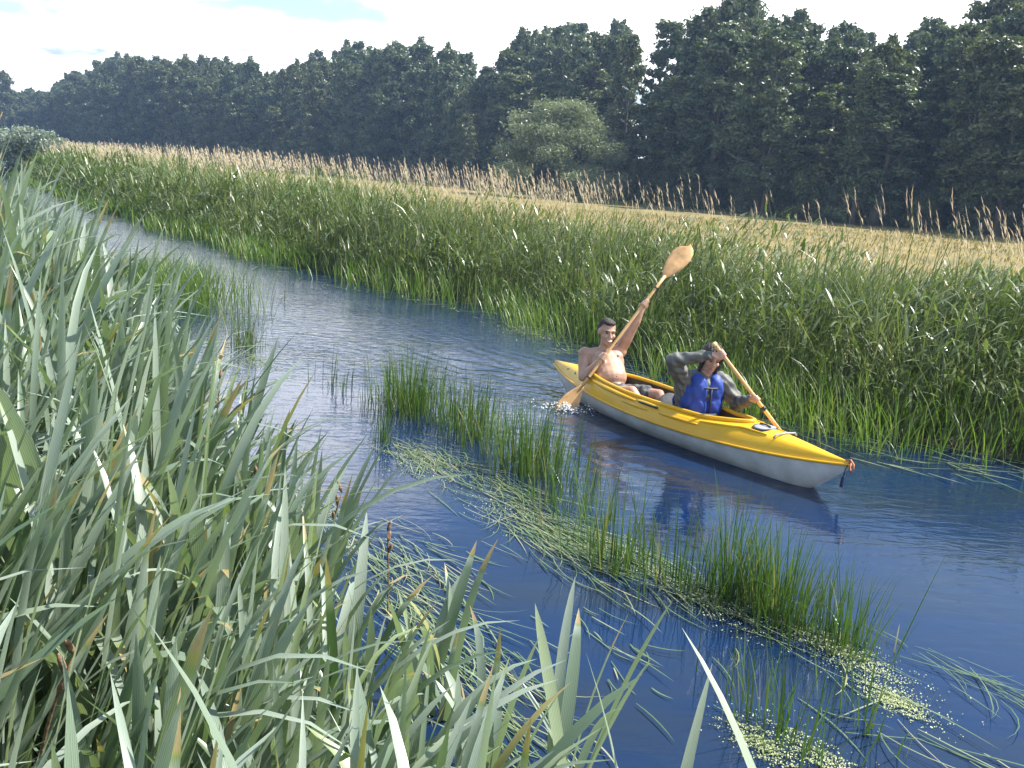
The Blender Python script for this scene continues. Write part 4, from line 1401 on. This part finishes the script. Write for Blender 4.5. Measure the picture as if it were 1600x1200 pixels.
def hand_on_shaft(mb, wrist, g, ax, thumb_up=1, s=1.0, shaft_r=.0155, back=None):
    """palm beside the shaft at g (axis ax), four unequal fingers curled round it, thumb closing from the other side"""
    wrist, g = np.asarray(wrist, float), np.asarray(g, float)
    ax = unit(ax)
    side = perp(ax, wrist - g)                 # from the shaft towards the palm / wrist
    oth = np.cross(ax, side) if back is None else perp(ax, back)
    oth = unit(oth - side * (oth @ side))
    pr = shaft_r + .013
    pc = g + side * (pr + .012)
    mb.ell(pc, np.stack([ax * .043, side * .030, oth * .019]) * s, 14)
    mb.cap(wrist, pc + side * .01, .026 * s, .027 * s, 10)
    lens = (.95, 1.1, 1.05, .85)
    for i in range(4):
        o = ax * ((i - 1.5) * .0205 * s) * thumb_up
        pts = []
        rad = shaft_r + .009
        for a in np.linspace(.35, 3.9 * lens[i], 5):
            pts.append(g + o + (side * math.cos(a) + oth * math.sin(a)) * (rad + .012 * (math.cos(a) > .5)))
        for k in range(4):
            mb.cap(pts[k], pts[k + 1], (.0105 - .0008 * k) * s, (.0100 - .0008 * k) * s, 8)
    # thumb leaves the side of the palm and closes the other way round
    t0 = pc + ax * .030 * -thumb_up * s
    p1 = g - ax * .046 * thumb_up * s + (side * math.cos(.9) - oth * math.sin(.9)) * (shaft_r + .014)
    p2 = g - ax * .030 * thumb_up * s + (side * math.cos(2.2) - oth * math.sin(2.2)) * (shaft_r + .011)
    mb.cap(t0, p1, .014 * s, .012 * s, 8); mb.cap(p1, p2, .012 * s, .010 * s, 8)


def build_man():
    base = (-.88, .02, .08)
    e = kempty('person', base); off = K3(base)
    tag(e, 'bare chested man with short dark hair paddling in the rear seat, smiling', 'person')
    J = {k: K3(v) for k, v in dict(pel=(-.88, .02, .17), waist=(-.99, -.005, .30), chest=(-1.10, -.03, .44), neck=(-1.185, -.045, .565), head=(-1.150, -.03, .735),
         rs=(-1.265, .135, .495), re=(-1.13, .235, .29), ls=(-1.155, -.215, .535), le=(-1.075, -.300, .80), hr=(-.86, .11, .16), hl=(-.86, -.09, .16),
         rk=(-.453, .145, .29), lk=(-.455, -.20, .235), ra=(-.12, .10, .02), la=(-.06, -.11, .02)).items()}
    mb = MB()
    ct = unit(J['neck'] - J['pel']); cf = perp(ct, K3((1, .25, .3))); cx = np.cross(ct, cf)
    A = lambda a, b, c: np.stack([cx * a, cf * b, ct * c])
    mb.ell(J['pel'], A(.165, .115, .12), 18)
    mb.ell(J['waist'] + cf * .022, A(.160, .122, .13), 18)
    mb.ell((J['waist'] + J['chest']) / 2 + cf * .008, A(.165, .112, .14), 18)
    mb.ell(J['chest'], A(.180, .108, .14), 18)
    for k in (-1, 1):
        mb.ell(J['chest'] + cx * .075 * k + cf * .058 + ct * .035, A(.082, .045, .062), 14)    # pectorals
        sh = J['rs'] if ((J['rs'] - J['neck']) @ cx) * k > 0 else J['ls']
        mb.cap(J['neck'] - ct * .045 + cx * .03 * k, sh, .058, .058)
    mb.cap(J['chest'] + ct * .06, J['neck'], .10, .062)
    mb.cap(J['neck'] - ct * .02, J['head'] - np.array([0, 0, .05]), .060, .056)
    hf, hu, hr = frame(K3((.93, .28, -.10)), K3((-.05, -.06, 1)))
    hr = -hr if hr @ K3((0, 1, 0)) < 0 else hr
    head_solid(mb, J['head'], hf, hu, hr, 1.10)
    rg, lg = PA + PD * .60, PLH
    rw = rg + unit(J['re'] - rg) * .075; lw = lg + unit(J['le'] - lg) * .075
    mb.ell(J['rs'], (.074, .074, .074), 14); mb.ell(J['ls'], (.074, .074, .074), 14)
    for s_, el, wr in ((J['rs'], J['re'], rw), (J['ls'], J['le'], lw)):
        m1 = s_ + (el - s_) * .45
        mb.cap(s_, m1, .062, .061); mb.cap(m1, el, .061, .047)
        m2 = el + (wr - el) * .3
        mb.cap(el, m2, .047, .050); mb.cap(m2, wr, .050, .031)
    hand_on_shaft(mb, rw, rg, PD, 1, 1.05, back=VIEW)
    hand_on_shaft(mb, lw, lg, PD, 1, 1.05, back=VIEW)
    for h_, k_, a_ in ((J['hr'], J['rk'], J['ra']), (J['hl'], J['lk'], J['la'])):
        mb.cap(h_, h_ + (k_ - h_) * .5, .088, .076); mb.cap(h_ + (k_ - h_) * .5, k_, .076, .056)
        m2 = k_ + (a_ - k_) * .3
        mb.cap(k_, m2, .055, .054); mb.cap(m2, a_, .054, .036)
        fd = unit(K3((.6, 0, .8))); mb.cap(a_, a_ + fd * .13, .036, .028); mb.ell(a_ - K3((.03, 0, .01)), (.034, .034, .034), 10)
    obj('body', remeshed(mb, 'body', M['skin_m'], off, .0072, 5), e)
    face_bits(e, J['head'], hf, hu, hr, off, 1.10, True)
    # hair: cap on the skull
    mb = MB(); c = J['head']
    mb.ell(c + hu * .054 - hf * .024, np.stack([hf * .100, hr * .0855, hu * .083]), 20)
    mb.ell(c + hu * .020 - hf * .054, np.stack([hf * .070, hr * .084, hu * .086]), 18)
    mb.ell(c + hu * .104 + hf * .038, np.stack([hf * .052, hr * .062, hu * .028]), 14)
    obj('hair', remeshed(mb, 'hair', M['hair'], off, .006, 2, lambda co: .0045 * np.sin(co[:, 0] * 310) * np.sin(co[:, 1] * 290 + co[:, 2] * 170)), e)
    # shorts
    mb = MB()
    mb.ell(J['pel'] + ct * .008, A(.176, .127, .095), 18)
    for h_, k_, f_ in ((J['hr'], J['rk'], .50), (J['hl'], J['lk'], .62)):
        q = h_ + (k_ - h_) * f_
        mb.cap(h_, q, .100, .096); mb.ell(q - (q - h_) * .05, (.1, .1, .1), 12)
    obj('shorts', remeshed(mb, 'shorts', M['shorts'], off, .009, 3, lambda co: .006 * np.sin(co[:, 0] * 60 + 2) * np.sin(co[:, 1] * 75)), e)
    mb = MB(); mb.ell(J['waist'] + cf * .145 - ct * .05, np.stack([cx * .009, cf * .006, ct * .012]), 8); obj('navel', mb.mesh('navel', M['lip'], off), e)
    for k in (-1, 1):
        mb = MB(); mb.ell(J['chest'] + cx * .085 * k + cf * .102 + ct * .02, np.stack([cx * .012, cf * .005, ct * .012]), 8); obj('nipple', mb.mesh('nipple', M['lip'], off), e)


build_man()


def build_woman():
    base = (.28, -.04, .08)
    e = kempty('person', base); off = K3(base)
    tag(e, 'dark haired woman in blue life vest and grey jacket paddling in front', 'person')
    J = {k: K3(v) for k, v in dict(pel=(.26, -.03, .17), waist=(.25, -.035, .32), chest=(.26, -.04, .46), neck=(.285, -.055, .605), head=(.335, -.075, .755),
         rs=(.235, .145, .565), re=(.30, .335, .745), ls=(.335, -.225, .545), le=(.46, -.31, .36), hr=(.30, .08, .14), hl=(.30, -.13, .14),
         rk=(.68, .10, .24), lk=(.68, -.14, .24), ra=(1.0, .07, .02), la=(1.0, -.10, .02)).items()}
    top = K3(WPT); bot = K3(WPB); wd = unit(bot - top)
    rg = top + wd * WG[0]; lg = top + wd * WG[1]
    rw = rg + unit(J['re'] - rg) * .075; lw = lg + unit(J['le'] - lg) * .075
    ct = unit(J['neck'] - J['pel']); cf = perp(ct, K3((1, .12, 0))); cx = np.cross(ct, cf)
    A = lambda a, b, c: np.stack([cx * a, cf * b, ct * c])
    mb = MB()
    mb.ell(J['pel'], A(.16, .12, .11)); mb.ell(J['waist'], A(.13, .095, .14)); mb.ell(J['chest'], A(.15, .10, .14))
    mb.cap(J['chest'], J['neck'], .10, .05); mb.cap(J['neck'] - ct * .02, J['head'] - np.array([0, 0, .05]), .052, .048)
    hf, hu, hr = frame(K3((.80, .42, -.28)), K3((.10, -.12, 1)))
    hr = -hr if hr @ K3((0, 1, 0)) < 0 else hr
    head_solid(mb, J['head'], hf, hu, hr, .97, False)
    for s_, el, wr in ((J['rs'], J['re'], rw), (J['ls'], J['le'], lw)):
        mb.cap(s_, el, .048, .038); mb.cap(el, wr, .038, .025); mb.cap(J['neck'] - ct * .05, s_, .05, .048)
    hand_on_shaft(mb, rw, rg, wd, -1, .95, .016, back=VIEWW)
    hand_on_shaft(mb, lw, lg, wd, -1, .95, .016, back=VIEWW)
    for h_, k_, a_ in ((J['hr'], J['rk'], J['ra']), (J['hl'], J['lk'], J['la'])):
        mb.cap(h_, k_, .080, .055); mb.cap(k_, a_, .054, .036); mb.cap(a_, a_ + unit(K3((.6, 0, .8))) * .12, .034, .028)
    obj('body', remeshed(mb, 'body', M['skin_w'], off, .0072, 5), e)
    face_bits(e, J['head'], hf, hu, hr, off, .97, False)
    # long dark hair, falling behind the shoulders and down the far side
    mb = MB(); c = J['head']
    mb.ell(c + hu * .045 - hf * .022, np.stack([hf * .104, hr * .090, hu * .090]), 20)
    mb.ell(c - hu * .01 - hf * .060, np.stack([hf * .075, hr * .092, hu * .11]), 18)
    mb.cap(c - hf * .07 - hu * .05, c - hf * .10 - hu * .20, .07, .045)
    for k in (-1, 1):
        mb.cap(c + hr * .078 * k + hf * .012 + hu * .03, c + hr * .074 * k + hf * .005 - hu * .13, .026, .018)
    mb.cap(c + hu * .095 + hf * .05, c + hu * .062 + hf * .072 + hr * .05, .028, .018)
    mb.cap(c + hu * .095 + hf * .05, c + hu * .062 + hf * .072 - hr * .05, .028, .018)
    obj('hair', remeshed(mb, 'hair', M['hair'], off, .006, 2, lambda co: .004 * np.sin(co[:, 0] * 170 + co[:, 2] * 20) * np.sin(co[:, 1] * 190)), e)
    # jacket: loose body and two creased sleeves
    mb = MB()
    mb.ell(J['pel'] + ct * .03, A(.205, .165, .12), 18); mb.ell(J['waist'], A(.20, .150, .16), 18); mb.ell(J['chest'], A(.205, .140, .15), 18)
    mb.ell(J['waist'] - cf * .06 + cx * .04, A(.19, .12, .2), 16)
    for s_, el, wr, rg_ in ((J['rs'], J['re'], rw, rg), (J['ls'], J['le'], lw, lg)):
        mb.cap(J['neck'] - ct * .06, s_, .070, .080)
        m1 = s_ + (el - s_) * .5
        mb.cap(s_, m1, .084, .080); mb.cap(m1, el, .080, .066)
        q = wr + unit(el - wr) * .03
        mb.cap(el, el + (q - el) * .5, .066, .060); mb.cap(el + (q - el) * .5, q, .060, .043)
        if s_ is J['rs']: mb.cap(s_ - ct * .02, J['chest'] + cx * .12 * np.sign((s_ - J['neck']) @ cx) - ct * .06, .085, .11)
    mb.cap(J['chest'] + ct * .1, J['neck'] - ct * .03, .11, .075)
    def crease(co):
        a = co @ np.array([.4, .5, .77])
        return .010 * np.sin(a * 62 + 3.0 * np.sin(co[:, 0] * 21)) * np.sin(co[:, 1] * 33 + 1) + .004 * np.sin(co[:, 2] * 95 + co[:, 0] * 60)
    obj('jacket', remeshed(mb, 'jacket', M['jacket'], off, .009, 3, crease), e)
    # life vest: two thick front panels, a back panel, zip, belt and skirt
    v = None
    for k in (-1, 1):
        mb = MB()
        mb.ell(J['chest'] + cx * .088 * k + cf * .105 + ct * .005, A(.088, .062, .145), 18)
        mb.ell(J['chest'] + cx * .095 * k + cf * .075 + ct * .085, A(.070, .055, .080), 16)
        mb.ell(J['waist'] + cx * .082 * k + cf * .130 + ct * .01, A(.090, .058, .115), 18)
        mb.ell(J['chest'] + cx * .165 * k + cf * .045 - ct * .05, A(.050, .085, .13), 16)
        mb.cap(J['chest'] + cx * .10 * k + cf * .08 + ct * .10, J['neck'] + cx * .095 * k - ct * .015 - cf * .02, .050, .046)
        o = obj('vest_panel', remeshed(mb, 'vest_panel', M['vest'], off, .009, 4, lambda co: .0022 * np.sin(co[:, 2] * 48 + co[:, 1] * 60)), e)
    mb = MB(); mb.ell(J['chest'] - cf * .13 - ct * .03, A(.17, .045, .17), 18); mb.ell(J['waist'] - cf * .16, A(.16, .04, .1), 16)
    obj('vest_back', remeshed(mb, 'vest_back', M['vest'], off, .010, 3), e)
    mb = MB(); mb.tube([J['chest'] + cf * .172 + ct * .05, J['chest'] + cf * .182 - ct * .05, J['waist'] + cf * .196 + ct * .03, J['waist'] + cf * .19 - ct * .06], .009, 8); obj('zip', mb.mesh('zip', M['strap'], off), e)
    a = np.linspace(0, 2 * np.pi, 40)
    mb = MB(); B = J['waist'] - ct * .045 + cf * .005
    for dz in (-.010, .010):
        mb.tube([B + cx * .215 * math.cos(t) + cf * (.195 if math.sin(t) > 0 else .19) * math.sin(t) + ct * dz for t in a], .011, 6, False)
    obj('belt', mb.mesh('belt', M['strap'], off), e)
    mb = MB()
    for k in (-1, 1):
        mb.cap(J['pel'] + cx * .06 * k + cf * .135 + ct * .07, J['pel'] + cx * .055 * k + cf * .165 - ct * .03, .055, .035)
    obj('vest_skirt', remeshed(mb, 'vest_skirt', M['vest'], off, .010, 3), e)
    mb = MB(); mb.tube([J['chest'] + cx * .17 * math.cos(t) + cf * .172 * math.sin(t) + ct * (.035 + .02 * math.sin(t)) for t in np.linspace(.25, math.pi - .25, 12)], .010, 6); obj('chest_strap', mb.mesh('chest_strap', M['strap'], off), e)
    # single bladed paddle
    p = kempty('single_paddle', tuple(WPT)); po = top
    tag(p, 'wooden canoe paddle held by the woman with its blade in the water', 'paddle')
    L = np.linalg.norm(bot - top)
    mb = MB(); mb.tube([top + wd * t for t in np.linspace(.0, L, 8)], .0165, 12); obj('shaft', mb.mesh('shaft', M['wood'], po), p)
    g = perp(wd, K3((.3, 1, 0)))
    mb = MB(); mb.cap(top - g * .012, top + g * .012, .019, .019); obj('grip', mb.mesh('grip', M['wood'], po), p)
    lat = perp(wd, K3((0, 1, .2)))
    blade_obj(paddle_blade(bot - wd * .04, wd, lat, .42, .19), po, p)
    mb = MB(); c_ = top + wd * (WG[1] + .115); mb.tube([c_ - wd * .018, c_ + wd * .018], .022, 12); obj('collar', mb.mesh('collar', M['black'], po), p)


# paddle line of the woman: top end, throat above the water on the far side, grips along it
WPT = (.52, .085, .92); WPB = (.93, -.42, .20); WG = (.10, .58)
VIEWW = unit(np.array((KMAT.inverted() @ CAMP)) - K3(WPT))
build_woman()


# ------------------------------------------------------------------ splash at the paddle, air
def build_splash():
    mt = principled('splash_water', (.85, .88, .92), .08, spec=.8)
    c = (KMAT @ Vector(PA)); n = 420
    mb_V, mb_F = [], []
    base = np.array([(1, 0, 0), (-1, 0, 0), (0, 1, 0), (0, -1, 0), (0, 0, 1), (0, 0, -1)], float)
    tri = np.array([(0, 2, 4), (2, 1, 4), (1, 3, 4), (3, 0, 4), (2, 0, 5), (1, 2, 5), (3, 1, 5), (0, 3, 5)])
    a = U(0, 6.28, n); r = np.abs(rng.normal(0, .13, n)); z = np.abs(rng.normal(0, .035, n)) * np.exp(-r * 2)
    s = U(.003, .011, n)
    P = np.stack([np.cos(a) * r * 1.3, np.sin(a) * r, z + .004], -1)
    V = P[:, None, :] + base[None] * s[:, None, None] * np.stack([U(.7, 1.9, n), U(.7, 1.9, n), U(.5, 1, n)], -1)[:, None, :]
    F = (np.arange(n)[:, None, None] * 6 + tri[None]).reshape(-1, 3)
    o = obj('water_splash', np_mesh('water_splash', V.reshape(-1, 3), F, mt), None, (c.x - .02, c.y - .03, 0))
    tag(o, 'white splash where the man\'s lower paddle blade dips in', 'splash', kind='stuff')


build_splash()


def build_haze():
    mt, n, l = nodes('haze')
    out = n.new('ShaderNodeOutputMaterial'); v = n.new('ShaderNodeVolumePrincipled')
    v.inputs['Color'].default_value = (.42, .63, 1.0, 1)
    v.inputs['Density'].default_value = HAZE
    v.inputs['Anisotropy'].default_value = .15
    l.new(v.outputs[0], out.inputs['Volume'])
    x0, x1, y0, y1, z0, z1 = -720, 720, -270, 930, -1.7, 23.5
    V = np.array([(x, y, z) for x in (x0, x1) for y in (y0, y1) for z in (z0, z1)], float)
    F = np.array([(0, 1, 3, 2), (4, 6, 7, 5), (0, 4, 5, 1), (2, 3, 7, 6), (0, 2, 6, 4), (1, 5, 7, 3)])
    o = obj('haze', np_mesh('haze', V, F, mt, smooth=False))
    tag(o, 'pale blue summer haze between the river and the wood', 'haze', kind='stuff')


HAZE = .0005
if HAZE > 0:
    build_haze()
